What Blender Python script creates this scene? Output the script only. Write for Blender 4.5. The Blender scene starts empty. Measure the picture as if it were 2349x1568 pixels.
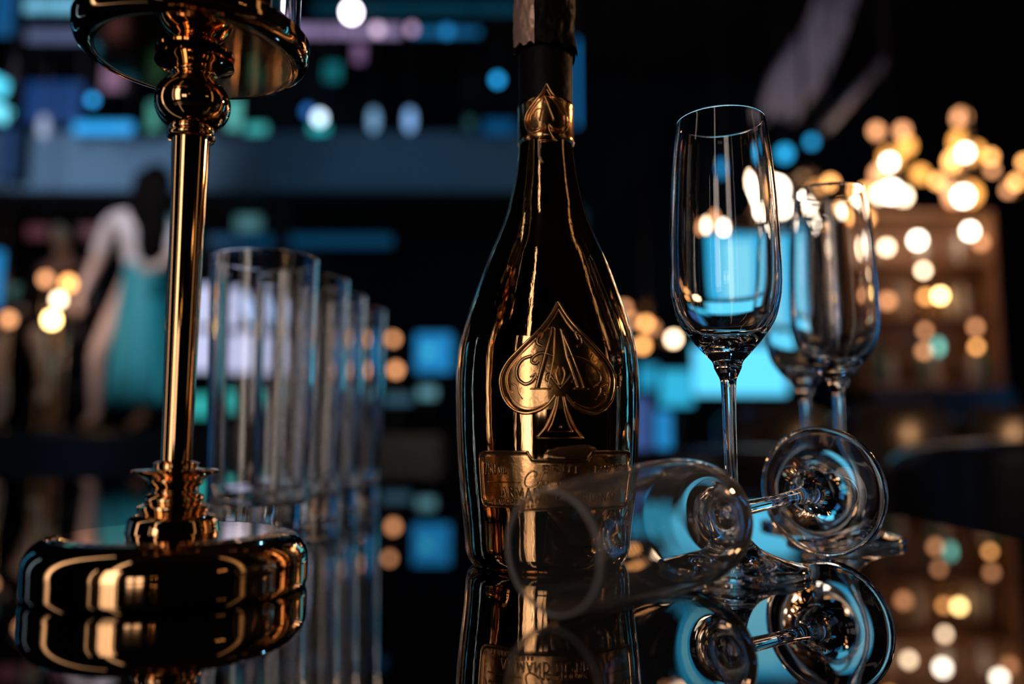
import bpy, math, random
from math import sin, cos, tan, atan, radians, pi
from mathutils import Vector, Matrix, Euler, noise
random.seed(7)
SC = bpy.context.scene
COL = SC.collection
R = radians

# ------------------------------------------------------------------ camera, world, exposure
T = 0.75                       # table top height
PITCH, FPX, CH = R(6.7), 1900.0, 0.061
cam_d = bpy.data.cameras.new('camera'); cam = bpy.data.objects.new('camera', cam_d); COL.objects.link(cam)
cam_d.sensor_width = 36; cam_d.lens = FPX / 2349 * 36
cam_d.clip_start = 0.01; cam_d.clip_end = 60
cam_d.dof.use_dof = True; cam_d.dof.focus_distance = 0.392; cam_d.dof.aperture_fstop = 2.85
cam.location = (0, 0, T + CH); cam.rotation_euler = (R(90) + PITCH, 0, 0)
SC.camera = cam
w = bpy.data.worlds.new('world'); SC.world = w; w.use_nodes = True
w.node_tree.nodes['Background'].inputs[0].default_value = (0.10, 0.45, 1.0, 1)
w.node_tree.nodes['Background'].inputs[1].default_value = 0.002
SC.view_settings.view_transform = 'Standard'; SC.view_settings.look = 'None'
SC.view_settings.gamma = 1; SC.view_settings.use_curve_mapping = False
SC.view_settings.exposure = 0.0
cy = SC.cycles
cy.max_bounces = 24; cy.transmission_bounces = 20; cy.glossy_bounces = 6; cy.diffuse_bounces = 3
cy.caustics_reflective = False; cy.caustics_refractive = False
cy.sample_clamp_indirect = 12

def lamp(kind, name, loc, energy, color, size=0.1, aim=None, spot=60, blend=0.6, size_y=None):
    d = bpy.data.lights.new(name, kind); d.energy = energy; d.color = color
    if kind == 'AREA':
        d.size = size
        if size_y: d.shape = 'RECTANGLE'; d.size_y = size_y
    elif kind == 'SPOT': d.spot_size = R(spot); d.spot_blend = blend; d.shadow_soft_size = size
    else: d.shadow_soft_size = size
    o = bpy.data.objects.new(name, d); COL.objects.link(o); o.location = loc
    if aim is not None:
        o.rotation_euler = (Vector(aim) - Vector(loc)).to_track_quat('-Z', 'Y').to_euler()
    return o

def P(px, py, D):
    """point of the room seen at a pixel of the 2349x1568 frame, D metres in front of the lens plane"""
    v = (784 - py) / FPX; u = (px - 1174.5) / FPX
    k = D / (cos(PITCH) - v * sin(PITCH))
    return Vector((u * k, D, T + CH + (v * cos(PITCH) + sin(PITCH)) * k))

lamp('SPOT', 'balcony_wash', (-4.4, 5.2, 3.0), 240, (0.85, 0.78, 1.0), .2, (-4.1, 8, 3.7), 58, 1.0)
lamp('SPOT', 'balcony_wash', (-0.8, 5.0, 2.4), 34, (0.0, 0.5, 1.0), .2, (-0.6, 8, 3.6), 80)
lamp('SPOT', 'stage_spot', (-2.6, 2.2, 4.6), 560, (1.0, 0.90, 0.95), .1, (-2.35, 5.4, 1.75), 19, .5)
lamp('SPOT', 'stage_spot', (-4.6, 2.2, 4.6), 18, (1.0, 0.90, 0.95), .1, (-3.1, 5.7, 1.5), 32)
lamp('SPOT', 'stage_spot', (0.4, 4.2, 4.4), 130, (0.15, 0.75, 0.9), .1, (-2.4, 5.5, 1.5), 40)
lamp('AREA', 'bar_light', P(2160, 455, 5.6) + Vector((0, .1, 0)), 2.6, (1.0, 0.5, 0.22), .9, P(2160, 760, 6.0), size_y=.2)
lamp('SPOT', 'ceiling_spot', (3.2, 3.0, 4.3), 60, (0.85, 0.8, 1.0), .1, (2.9, 6.4, 3.9), 60)
lamp('POINT', 'blue_chair_fill', (.5, 3.4, 3.6), 9, (.1, .4, 1.0), .05)  # fill added to give the far chair a blue edge
lamp('POINT', 'warm_chair_fill', (2.5, 2.0, 1.9), 60, (1.0, 0.5, 0.22), .1)  # fill added to put a warm edge on the near chair

# ------------------------------------------------------------------ materials
def mat(name, color, rough=0.5, metal=0.0, emit=None, es=0.0, trans=0.0, ior=1.5, spec=0.5, bump=0.0, bscale=50, coat=0.0, noisy=0.0, nscale=20, aniso=None):
    m = bpy.data.materials.new(name); m.use_nodes = True
    nt = m.node_tree; b = nt.nodes['Principled BSDF']
    b.inputs['Base Color'].default_value = (*color, 1)
    b.inputs['Roughness'].default_value = rough; b.inputs['Metallic'].default_value = metal
    b.inputs['IOR'].default_value = ior; b.inputs['Transmission Weight'].default_value = trans
    b.inputs['Specular IOR Level'].default_value = spec
    b.inputs['Coat Weight'].default_value = coat
    if emit:
        b.inputs['Emission Color'].default_value = (*emit, 1); b.inputs['Emission Strength'].default_value = es
    if bump or noisy:
        tc = nt.nodes.new('ShaderNodeTexCoord'); n = nt.nodes.new('ShaderNodeTexNoise')
        n.inputs['Scale'].default_value = bscale if bump else nscale; n.inputs['Detail'].default_value = 4
        if aniso:
            mp = nt.nodes.new('ShaderNodeMapping'); mp.inputs['Scale'].default_value = aniso
            nt.links.new(tc.outputs['Object'], mp.inputs[0]); nt.links.new(mp.outputs[0], n.inputs['Vector'])
        else: nt.links.new(tc.outputs['Object'], n.inputs['Vector'])
        if bump:
            bp = nt.nodes.new('ShaderNodeBump'); bp.inputs['Strength'].default_value = bump; bp.inputs['Distance'].default_value = 0.001
            nt.links.new(n.outputs['Fac'], bp.inputs['Height']); nt.links.new(bp.outputs[0], b.inputs['Normal'])
        if noisy:
            mr = nt.nodes.new('ShaderNodeMapRange'); mr.inputs['To Min'].default_value = max(0, rough - noisy); mr.inputs['To Max'].default_value = rough + noisy
            nt.links.new(n.outputs['Fac'], mr.inputs['Value']); nt.links.new(mr.outputs[0], b.inputs['Roughness'])
    return m

M = {}
M['gold'] = mat('bottle_gold', (0.94, 0.54, 0.25), .04, 1, bump=.13, bscale=60, aniso=(3, 3, .2))
M['gold_satin'] = mat('satin_gold', (0.95, 0.53, 0.23), .18, 1, bump=.10, bscale=420)
M['gold_ridge'] = mat('ridge_gold', (0.95, 0.55, 0.25), .14, 1)
M['dark_outline'] = mat('dark_brown_outline', (0.035, 0.017, 0.007), .55, .3)  # dark brown lines around the raised gold strokes
M['brass'] = mat('candlestick_gold', (0.94, 0.55, 0.27), .05, 1, bump=.04, bscale=30)
M['foil'] = mat('copper_foil', (0.90, 0.56, 0.42), .40, .5, bump=.6, bscale=300)
M['foil_dark'] = mat('black_foil', (0.006, 0.005, 0.005), .5, 0, spec=.15, bump=.5, bscale=250)
M['glass'] = mat('clear_glass', (1, 1, 1), 0.0, 0, trans=1, ior=1.5)
M['glass_smudge_haze'] = mat('smudge_haze_glass', (1, 1, 1), 0.0, 0, trans=1, ior=1.5)  # slight smudging plus painted haze that whitens the bowl's edges
nt = M['glass_smudge_haze'].node_tree; pb = nt.nodes['Principled BSDF']; out = nt.nodes['Material Output']
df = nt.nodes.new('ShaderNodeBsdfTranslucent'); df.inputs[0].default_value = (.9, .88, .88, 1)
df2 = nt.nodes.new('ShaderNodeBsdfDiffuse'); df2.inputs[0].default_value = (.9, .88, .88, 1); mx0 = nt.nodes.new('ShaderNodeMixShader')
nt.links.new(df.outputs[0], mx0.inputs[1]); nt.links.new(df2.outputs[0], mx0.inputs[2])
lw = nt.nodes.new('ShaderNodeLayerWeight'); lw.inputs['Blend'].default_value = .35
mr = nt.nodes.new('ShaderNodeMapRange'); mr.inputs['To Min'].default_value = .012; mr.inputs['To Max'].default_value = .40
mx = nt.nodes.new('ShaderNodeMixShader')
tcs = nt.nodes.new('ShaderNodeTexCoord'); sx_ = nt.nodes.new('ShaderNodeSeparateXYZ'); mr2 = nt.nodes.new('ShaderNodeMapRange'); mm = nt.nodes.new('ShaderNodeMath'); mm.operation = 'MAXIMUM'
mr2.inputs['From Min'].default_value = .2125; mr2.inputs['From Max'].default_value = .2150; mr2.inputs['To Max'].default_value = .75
nt.links.new(tcs.outputs['Object'], sx_.inputs[0]); nt.links.new(sx_.outputs['Z'], mr2.inputs['Value'])   # painted highlight along the rim
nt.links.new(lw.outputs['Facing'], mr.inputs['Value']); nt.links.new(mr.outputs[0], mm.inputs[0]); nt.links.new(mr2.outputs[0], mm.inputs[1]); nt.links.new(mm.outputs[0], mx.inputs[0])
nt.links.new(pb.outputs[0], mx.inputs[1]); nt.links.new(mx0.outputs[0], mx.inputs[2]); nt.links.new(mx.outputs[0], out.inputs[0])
M['etch'] = mat('etched_white', (0.55, 0.8, 0.9), .6)
M['mirror'] = mat('black_glass_top', (0.004, 0.004, 0.005), 0.008, 0, ior=2.8)
M['table_edge'] = mat('table_edge_metal', (0.3, 0.2, 0.13), .25, 1)
M['black'] = mat('black_lacquer', (0.012, 0.012, 0.014), .3)
M['black_matte'] = mat('black_matte', (0.008, 0.009, 0.012), .8)
M['leather'] = mat('dark_leather', (0.02, 0.018, 0.02), .28, bump=.3, bscale=60)
M['wall'] = mat('dark_wall_paint', (0.004, 0.010, 0.018), .9, spec=.2)
M['floor'] = mat('dark_floor', (0.015, 0.016, 0.02), .35, noisy=.1, nscale=4)
M['ceil'] = mat('dark_ceiling', (0.003, 0.004, 0.007), .9)
M['grey'] = mat('grey_plaster', (0.11, 0.24, 0.33), .85, spec=.2)
M['steel'] = mat('grey_steel', (0.35, 0.33, 0.38), .4, .6)
M['skin'] = mat('skin', (0.62, 0.42, 0.36), .5)
M['hair'] = mat('dark_hair', (0.006, 0.005, 0.005), 1.0, spec=0.0)
M['blouse'] = mat('pale_blouse', (0.62, 0.58, 0.6), .7)
M['skirt'] = mat('teal_cloth', (0.008, 0.26, 0.33), .65)
M['darkcloth'] = mat('dark_cloth', (0.008, 0.008, 0.01), .9)
M['shoe'] = mat('pale_shoe', (0.6, 0.55, 0.55), .4)
M['white_cloth'] = mat('white_drape', (0.42, 0.42, 0.52), .9)
M['wood'] = mat('brown_bar_wood', (0.24, 0.12, 0.06), .45, noisy=.1)
M['bottle_dark'] = mat('bar_bottle_amber', (0.12, 0.05, 0.015), .12)
M['bottle_green'] = mat('bar_bottle_green', (0.05, 0.16, 0.11), .12)
M['bottle_pale'] = mat('bar_bottle_pale', (0.45, 0.40, 0.36), .15)
def E(name, c, s):
    k = 'e_' + name
    if k not in M: M[k] = mat(name, (0.02, 0.02, 0.02), .5, emit=c, es=s)
    return M[k]

# ------------------------------------------------------------------ mesh helpers
class MB:
    def __init__(s): s.v = []; s.f = []
    def add(s, v, f):
        o = len(s.v); s.v += [tuple(p) for p in v]; s.f += [tuple(i + o for i in q) for q in f]; return s
    def box(s, c, d, rot=None, bev=0.0):
        x, y, z = [k / 2 for k in d]; b = min(bev, x * .9, y * .9, z * .9)
        if b <= 0:
            v = [Vector((i * x, j * y, k * z)) for k in (-1, 1) for j in (-1, 1) for i in (-1, 1)]
            f = [(0, 2, 3, 1), (4, 5, 7, 6), (0, 1, 5, 4), (2, 6, 7, 3), (0, 4, 6, 2), (1, 3, 7, 5)]
        else:
            rings = []
            for zz, q in ((-z, b), (-z + b, 0), (z - b, 0), (z, b)):
                xx, yy = x - q, y - q
                rings.append([(xx - b, -yy, zz), (xx, -yy + b, zz), (xx, yy - b, zz), (xx - b, yy, zz), (-xx + b, yy, zz), (-xx, yy - b, zz), (-xx, -yy + b, zz), (-xx + b, -yy, zz)])
            v = [Vector(p) for r in rings for p in r]; f = []
            for k in range(3):
                for i in range(8):
                    j = (i + 1) % 8; f.append((k * 8 + i, k * 8 + j, k * 8 + 8 + j, k * 8 + 8 + i))
            f.append(tuple(reversed(range(8)))); f.append(tuple(range(24, 32)))
        if rot: v = [rot @ p for p in v]
        return s.add([p + Vector(c) for p in v], f)
    def lathe(s, prof, n=64, c=(0, 0, 0), rot=None, cap0=False, cap1=False):
        v = []; f = []; m = len(prof)
        for (r, z) in prof:
            for i in range(n):
                a = 2 * pi * i / n; p = Vector((r * cos(a), r * sin(a), z))
                v.append((rot @ p if rot else p) + Vector(c))
        for k in range(m - 1):
            for i in range(n):
                j = (i + 1) % n; f.append((k * n + i, k * n + j, (k + 1) * n + j, (k + 1) * n + i))
        if cap0: f.append(tuple(reversed(range(n))))
        if cap1: f.append(tuple(range((m - 1) * n, m * n)))
        return s.add(v, f)
    def tube(s, pts, rad, n=10, caps=True):
        pts = [Vector(p) for p in pts]; rr = rad if isinstance(rad, (list, tuple)) else [rad] * len(pts)
        v = []; f = []; t0 = (pts[1] - pts[0]).normalized()
        up = Vector((0, 0, 1)) if abs(t0.z) < .9 else Vector((1, 0, 0)); nx = t0.cross(up).normalized()
        for i, p in enumerate(pts):
            t = (pts[min(i + 1, len(pts) - 1)] - pts[max(i - 1, 0)]).normalized()
            nx = (nx - t * nx.dot(t)).normalized(); ny = t.cross(nx)
            for k in range(n):
                a = 2 * pi * k / n; v.append(p + (nx * cos(a) + ny * sin(a)) * rr[i])
        for i in range(len(pts) - 1):
            for k in range(n):
                j = (k + 1) % n; f.append((i * n + k, i * n + j, (i + 1) * n + j, (i + 1) * n + k))
        if caps: f.append(tuple(reversed(range(n)))); f.append(tuple(range((len(pts) - 1) * n, len(pts) * n)))
        return s.add(v, f)
    def ball(s, c, r, n=16, m=10, sc=(1, 1, 1)):
        prof = [(max(1e-5, r * sin(pi * k / m)), -r * cos(pi * k / m)) for k in range(m + 1)]
        o = len(s.v); s.lathe(prof, n)
        for i in range(o, len(s.v)):
            p = s.v[i]; s.v[i] = (p[0] * sc[0] + c[0], p[1] * sc[1] + c[1], p[2] * sc[2] + c[2])
        return s
    def build(s, name, m, parent=None, smooth=True, sharp=None, loc=None):
        me = bpy.data.meshes.new(name); me.from_pydata(s.v, [], s.f); me.materials.append(m)
        me.polygons.foreach_set('use_smooth', [smooth] * len(me.polygons))
        me.update()
        if sharp: me.set_sharp_from_angle(angle=R(sharp))
        o = bpy.data.objects.new(name, me); COL.objects.link(o)
        if parent is not None: o.parent = parent
        if loc is not None: o.location = loc
        return o

def dens(prof, m=.001):
    out = [prof[0]]
    for a, b in zip(prof, prof[1:]):
        a_, b_ = Vector(a), Vector(b); L = (b_ - a_).length
        if L > 4 * m:
            for t in [m / L, 2 * m / L] + [k / 6 for k in range(1, 6) if 2 * m / L < k / 6 < 1 - 2 * m / L] + [1 - 2 * m / L, 1 - m / L]: out.append(tuple(a_.lerp(b_, t)))
        out.append(b)
    return out
def spline(pts, n=8):
    """Catmull-Rom through 2D points"""
    out = []; P_ = [Vector(p) for p in pts]; m = len(P_)
    for i in range(m - 1):
        p0 = P_[max(i - 1, 0)]; p1 = P_[i]; p2 = P_[i + 1]; p3 = P_[min(i + 2, m - 1)]
        for k in range(n):
            t = k / n
            out.append(tuple(.5 * ((2 * p1) + (-p0 + p2) * t + (2 * p0 - 5 * p1 + 4 * p2 - p3) * t * t + (-p0 + 3 * p1 - 3 * p2 + p3) * t ** 3)))
    out.append(tuple(P_[-1])); return out

def tag(o, label=None, cat=None, group=None, kind=None):
    if label: o['label'] = label
    if cat: o['category'] = cat
    if group: o['group'] = group
    if kind: o['kind'] = kind
    return o
def thing(name, label, cat, loc=(0, 0, 0), group=None, rot=(0, 0, 0)):
    o = bpy.data.objects.new(name, None); COL.objects.link(o); o.location = loc; o.rotation_euler = rot
    o.empty_display_size = .05
    return tag(o, label, cat, group)
def dup(root, loc, label=None, rot=None):
    r = root.copy(); COL.objects.link(r); r.location = loc
    if rot is not None: r.rotation_euler = rot
    if label: r['label'] = label
    for ch in list(root.children):
        c = ch.copy(); COL.objects.link(c); c.parent = r
        for g in ch.children:
            d = g.copy(); COL.objects.link(d); d.parent = c
    return r
def struct(name, c, d, m, bev=0):
    return tag(MB().box(c, d, bev=bev).build(name, m, smooth=False), kind='structure')

# ------------------------------------------------------------------ room
X0, X1, Y0, Y1, ZC = -6.2, 5.6, -4.2, 10.2, 5.4
struct('floor', ((X0 + X1) / 2, (Y0 + Y1) / 2, -.05), (X1 - X0, Y1 - Y0, .1), M['floor'])
struct('ceiling', ((X0 + X1) / 2, (Y0 + Y1) / 2, ZC + .05), (X1 - X0, Y1 - Y0, .1), M['ceil'])
struct('wall_back', ((X0 + X1) / 2, Y1 + .05, ZC / 2), (X1 - X0, .1, ZC), M['wall'])
struct('wall_front', ((X0 + X1) / 2, Y0 - .05, ZC / 2), (X1 - X0, .1, ZC), M['wall'])
struct('wall_left', (X0 - .05, (Y0 + Y1) / 2, ZC / 2), (.1, Y1 - Y0, ZC), M['wall'])
struct('wall_right', (X1 + .05, (Y0 + Y1) / 2, ZC / 2), (.1, Y1 - Y0, ZC), M['wall'])
# balcony with its grey front
bz1, bz0 = P(600, 305, 8.0).z, P(600, 440, 8.0).z
struct('balcony_slab', (-2.95, 9.1, bz0 + .1), (6.5, 2.1, .2), M['black_matte'])
tag(MB().box((-2.95, 8.0, (bz0 + bz1) / 2), (6.5, .1, bz1 - bz0), bev=.01).build('balcony_wall', M['grey'], smooth=False), kind='structure')
tag(MB().box((-2.6, 9.9, P(600, 510, 9.9).z), (7.0, .06, .34)).build('lit_wall_band', mat('lit_wall_teal', (.06, .26, .30), .8), smooth=False), kind='structure')  # teal colour paints the light on the back wall below the balcony
# stage
sz = 0.86
st = tag(MB().box((-3.2, 6.6, sz / 2), (5.6, 3.4, sz), bev=.02).build('stage_floor', M['black'], smooth=False), kind='structure')
tag(MB().box((-5.4, 9.5, 2.25), (1.6, .05, .16)).build('trim_1', mat('oxblood_trim', (.30, .06, .06), .7), smooth=False), kind='structure')
# column below the balcony
tag(MB().box((P(645, 460, 8.3).x, 8.4, bz0 / 2), (.16, .16, bz0)).build('pillar', M['black_matte'], smooth=False), kind='structure')

# ------------------------------------------------------------------ warm things behind the camera (they show in the gold)
def backlit_panel(loc, w_, h_, rotz, col, panes, label):
    """panes: (start, end, strength) as fractions of the width"""
    t = thing('backlit_panel', label, 'wall light', loc, rot=(0, 0, rotz))
    MB().box((0, 0, 0), (w_ + .08, .06, h_ + .08), bev=.01).build('frame', M['black'], t, smooth=False)
    for a, b, s in panes:
        MB().box((w_ * ((a + b) / 2 - .5), .04, 0), (w_ * (b - a), .02, h_), bev=.004).build('pane', E(f'panel_glow_{s}', col, s), t, smooth=False)
    for sx in (-1, 1): MB().box((sx * w_ * .45, -.02, (-loc[2] - h_ / 2) / 2), (.05, .04, loc[2] - h_ / 2), bev=.004).build('post', M['black'], t, smooth=False)
    return t
WARM = (1.0, 0.83, 0.72)
backlit_panel((-1.45, -2.05, 1.25), 1.15, 2.0, R(-33), WARM, [(.05, .09, 1.6), (.42, .47, 3.0), (.50, .80, 3.0), (.83, .87, 7.0), (.91, .98, 1.2)], 'wide warm backlit panel of uneven panes behind the camera')
backlit_panel((-2.02, -.01, 2.65), .15, 4.4, R(-78), WARM, [(0, .22, 1.0), (.34, 1, 2.0)], 'slim tall warm backlit panel beside the left end of the table')
backlit_panel((-1.40, -2.26, 3.72), .16, 3.1, R(-33), WARM, [(0, .30, 1.6), (.38, 1, 2.2)], 'slim warm backlit panel reaching to the ceiling above the wide one')
backlit_panel((-.26, -1.35, .90), .34, .26, R(-6), (1.0, .86, .82), [(0, .4, 2.1), (.55, 1, 2.2)], 'added low warm panel standing in for lit hands behind the camera')  # glowing panel added for a low reflection in base and bottle
backlit_panel((2.6, -0.15, 2.9), .22, 4.0, R(86), (1.0, .66, .36), [(0, .4, .35), (.5, .62, 1.3), (.7, 1, .3)], 'narrow dim warm panel at the side behind the camera')
def added_tube_light(loc, h_, col, s, label):  # unseen tubes added to give glass and gold blue edges
    t = thing('light_tube', label, 'light', loc)
    MB().tube([(0, 0, .04), (0, 0, h_)], .04, 14).build('tube', E(f'tube_{s}_{loc[0]}', col, s), t)
    MB().lathe([(.0005, 0), (.12, 0), (.12, .03), (.04, .04), (.0005, .04)], 20).build('base', M['black'], t)
added_tube_light((4.6, 4.4, 0), 2.1, (.02, .36, 1.0), 5, 'added tall blue light tube by the right wall, out of the frame')
added_tube_light((4.2, 2.3, 0), 2.0, (.03, .40, 1.0), 3.5, 'added tall blue light tube near the right wall, beside the table')
added_tube_light((-4.2, 1.6, 0), 2.4, (.25, .50, 1.0), 1.8, 'added tall pale blue light tube near the left wall')
added_tube_light((-4.9, 3.8, 0), 2.4, (.05, .40, 1.0), 2.2, 'added tall blue light tube by the left wall in front of the stage')
WLN = ['first of the low pair', 'second of the low pair', 'first of the side row', 'second of the side row', 'third of the side row', 'last of the side row', 'alone at the other side']
for i, (x, y, z) in enumerate([(.30, -2.8, 1.25), (.48, -2.8, 1.27), (2.10, -1.00, 1.40), (2.16, -.93, 1.44), (2.21, -.86, 1.40), (2.27, -.79, 1.44), (-2.9, -.3, 1.3)]):
    t = thing('wall_lamp', f'small round warm lamp behind the camera, {WLN[i]}', 'lamp', (x, y, z), 'small warm lamps behind the camera')
    MB().ball((0, 0, 0), .022).build('globe', E('small_warm', (1, .6, .25), 8), t)
    MB().tube([(0, 0, .02), (0, -.02, .08), (0, -.1, .1)], .006).build('bracket', M['black'], t)
    MB().tube([(0, -.1, .1), (0, -.1, ZC - z)], .004, 6).build('rod', M['black'], t)

# ------------------------------------------------------------------ table
tt = thing('table', 'black mirror-topped table that carries the bottle, candlestick and glasses', 'table', (-.4, .68, 0))
MB().box((0, 0, T - .012), (1.43, 1.24, .024), bev=.0015).build('tabletop', M['mirror'], tt, smooth=False)
MB().box((0, 0, T - .044), (1.36, 1.17, .04), bev=.002).build('apron', M['black'], tt, smooth=False)
for sx in (-1, 1):
    for sy in (-1, 1):
        MB().box((sx * .62, sy * .53, (T - .064) / 2), (.05, .05, T - .064), bev=.004).build('leg', M['table_edge'], tt, smooth=False)

# ------------------------------------------------------------------ champagne bottle
BX, BY = .0177, .4183
bprof = [(.0005, .0016), (.030, .0016), (.0345, 0.0), (.0372, .0006), (.0392, .003), (.0406, .0075), (.0416, .0196), (.0440, .041), (.0455, .0626), (.0461, .0844), (.0456, .0985),
         (.0442, .110), (.0400, .125), (.0355, .138), (.0305, .1517), (.0254, .1635), (.0210, .1747), (.0180, .1863), (.0157, .1979), (.0142, .2109), (.0139, .2250), (.0138, .262), (.0138, .296), (.0160, .300), (.0160, .312), (.0138, .315), (.0138, .322)]
bs = bprof[:3] + spline(bprof[3:21], 6) + bprof[21:]
def RB(z):
    for (r0, z0), (r1, z1) in zip(bs[3:], bs[4:]):
        if z0 <= z <= z1 and z1 > z0: return r0 + (r1 - r0) * (z - z0) / (z1 - z0)
    return .0138
bot = thing('champagne_bottle', 'tall gold champagne bottle with embossed spade emblem standing in the middle of the mirror table', 'bottle', (BX, BY, T))
MB().lathe(bs, 160, cap0=True).build('body', M['gold'], bot, sharp=50)
PH0 = R(5)
def surf(u, v, h, Rb=.0461, ph0=PH0):
    ph = ph0 + u / Rb; r = RB(v) + h
    return (r * sin(ph), -r * cos(ph), v)
def ridge(mb, pts, w_, h_, base=0.0, Rb=.0461, ph0=PH0, closed=False, step=.0006):
    q = []
    for a, b in zip(pts, pts[1:] + ([pts[0]] if closed else [])):
        a = Vector(a); b = Vector(b); n = max(1, int((b - a).length / step))
        for i in range(n): q.append(a.lerp(b, i / n))
    if not closed: q.append(Vector(pts[-1]))
    if len(q) < 2: return
    v = []; f = []; m = len(q)
    prof = [(-1, 0), (-.7, .7), (0, 1), (.7, .7), (1, 0)]
    for i, p in enumerate(q):
        if closed: t = q[(i + 1) % m] - q[i - 1]
        else: t = q[min(i + 1, m - 1)] - q[max(i - 1, 0)]
        t = t.normalized() if t.length > 1e-9 else Vector((1, 0)); nn = Vector((-t.y, t.x))
        for (a, k) in prof:
            s_ = p + nn * a * w_ / 2; v.append(surf(s_.x, s_.y, base + (k * h_ if k else -.0002), Rb, ph0))
    for i in range(m if closed else m - 1):
        for k in range(4):
            j = (i + 1) % m; f.append((i * 5 + k, i * 5 + k + 1, j * 5 + k + 1, j * 5 + k))
    if not closed:
        f.append((0, 1, 2, 3, 4)); o = (m - 1) * 5; f.append((o + 4, o + 3, o + 2, o + 1, o))
    mb.add(v, f)
def patch(cols, h_, Rb=.0461, ph0=PH0, nv=14):
    """raised plate: cols = list of (u, vlow, vhigh)"""
    mb = MB(); v = []; f = []
    rows = nv + 3
    for (u, a, b) in cols:
        for k in range(rows):
            if k == 0: v.append(surf(u, a, -.0004, Rb, ph0))
            elif k == rows - 1: v.append(surf(u, b, -.0004, Rb, ph0))
            else: v.append(surf(u, a + (b - a) * (k - 1) / nv, h_, Rb, ph0))
    for i in range(len(cols) - 1):
        for k in range(rows - 1):
            f.append((i * rows + k, (i + 1) * rows + k, (i + 1) * rows + k + 1, i * rows + k + 1))
    return mb.add(v, f)
def rowpatch(rows_, h_, Rb=.0461, ph0=PH0, nu=16):
    v = []; f = []; n = nu + 3
    for (z, hw) in rows_:
        for k in range(n):
            if k == 0: v.append(surf(-hw, z, -.0004, Rb, ph0))
            elif k == n - 1: v.append(surf(hw, z, -.0004, Rb, ph0))
            else: v.append(surf(-hw + 2 * hw * (k - 1) / nu, z, h_, Rb, ph0))
    for i in range(len(rows_) - 1):
        for k in range(n - 1): f.append((i * n + k, i * n + k + 1, (i + 1) * n + k + 1, (i + 1) * n + k))
    return MB().add(v, f)

spade_half = [(0, .124), (.0036, .1178), (.0079, .1122), (.0140, .1062), (.0195, .1010), (.0243, .0962), (.0274, .0908), (.0279, .0860), (.0262, .0798), (.0222, .0750), (.0168, .0728), (.0110, .0734), (.0060, .0762), (.0022, .0808)]
stem_half = [(.0016, .0808), (.0028, .0751), (.0048, .0700), (.0072, .0655), (.0105, .0618)]
sph = spline(spade_half, 5); sth = spline(stem_half, 4)
def mirror_u(pts): return [(-a, b) for a, b in pts]
def scale_about(pts, s, c=(0, .093)): return [(c[0] + (a - c[0]) * s, c[1] + (b - c[1]) * s) for a, b in pts]
emb = rowpatch(sorted([(z, max(u, .0004)) for u, z in sph[:int(7 * 5) + 12]] , key=lambda q: q[0]), .0005).build('emblem_plate', M['gold_satin'], bot)
tag(emb, label='satin gold raised spade face')
rb = MB()
for sgn in (1, -1):
    g = [(a * sgn, b) for a, b in sph]; ridge(rb, g, .0017, .0013, .0002)
    g2 = [(a * sgn, b) for a, b in scale_about(sph[:60], .885)]; ridge(rb, g2, .0008, .0010, .0003)
    g = [(a * sgn, b) for a, b in sth]; ridge(rb, g, .0012, .0011, .0)
    g = [(a * sgn * .55, .0808 + (b - .0808) * .86) for a, b in sth]; ridge(rb, g, .0006, .0007, .0)
ridge(rb, [(-.0108, .0616), (.0108, .0616)], .0009, .0010)
ridge(rb, [(-.0046, .0645), (.0046, .0645)], .0006, .0007)
ridge(rb, spline([(-.0006, .0665), (.0006, .0665)], 2), .0012, .0009)
rb.build('emblem_outline', M['gold_ridge'], bot)
# the letter and its scrolls inside the spade
la = MB(); h = .0009; bse = .0004
ridge(la, [(-.0034, .1118), (-.0108, .0838)], .0011, h, bse); ridge(la, [(-.0052, .1112), (-.0030, .1120), (-.0018, .1108)], .0010, h, bse)
ridge(la, [(-.0022, .1110), (-.0030, .0965), (-.0056, .0842)], .0010, h, bse)
ridge(la, [(.0008, .1108), (.0032, .0975), (.0078, .0842)], .0015, h, bse); ridge(la, [(.0004, .1112), (.0055, .0985), (.0108, .0842)], .0010, h, bse)
ridge(la, [(-.0135, .0836), (-.0035, .0836)], .0010, h, bse); ridge(la, [(.0060, .0836), (.0128, .0836)], .0010, h, bse)
ridge(la, spline([(-.0030, .0985), (-.0085, .0998), (-.0120, .0980), (-.0128, .0958), (-.0108, .0950), (-.0098, .0962)], 6), .0010, h, bse)
ridge(la, spline([(-.0128, .0985), (-.0170, .0970), (-.0196, .0930), (-.0192, .0885), (-.0160, .0858), (-.0128, .0868), (-.0112, .0892)], 6), .0012, h, bse)
ridge(la, [(-.0135, .0888), (-.0112, .0905), (-.0104, .0876)], .0012, h, bse)
ridge(la, spline([(.0035, .0985), (.0100, .0975), (.0150, .0950), (.0190, .0910), (.0192, .0870), (.0160, .0850)], 6), .0010, h, bse)
for s_ in (1, -1):
    ridge(la, spline([(s_ * .0, .0838), (s_ * .0026, .0868), (s_ * .0052, .0902), (s_ * .0062, .0880), (s_ * .0050, .0868)], 5), .0010, h, bse)
    ridge(la, spline([(s_ * .0004, .0850), (s_ * .0020, .0900), (s_ * .0008, .0935)], 5), .0010, h, bse)
    ridge(la, spline([(s_ * .0080, .1030), (s_ * .0104, .1044), (s_ * .0096, .1080), (s_ * .0074, .1095), (s_ * .0088, .1060)], 5), .0010, h, bse)
    ridge(la, spline([(s_ * .0236, .0868), (s_ * .0200, .0850), (s_ * .0190, .0815), (s_ * .0170, .0790)], 5), .0010, h, bse)
    ridge(la, spline([(s_ * .0214, .0824), (s_ * .0220, .0830), (s_ * .0226, .0822), (s_ * .0219, .0815)], 3), .0008, .0011, bse)
la.build('emblem_letter', M['gold_ridge'], bot)
sh = MB()
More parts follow.
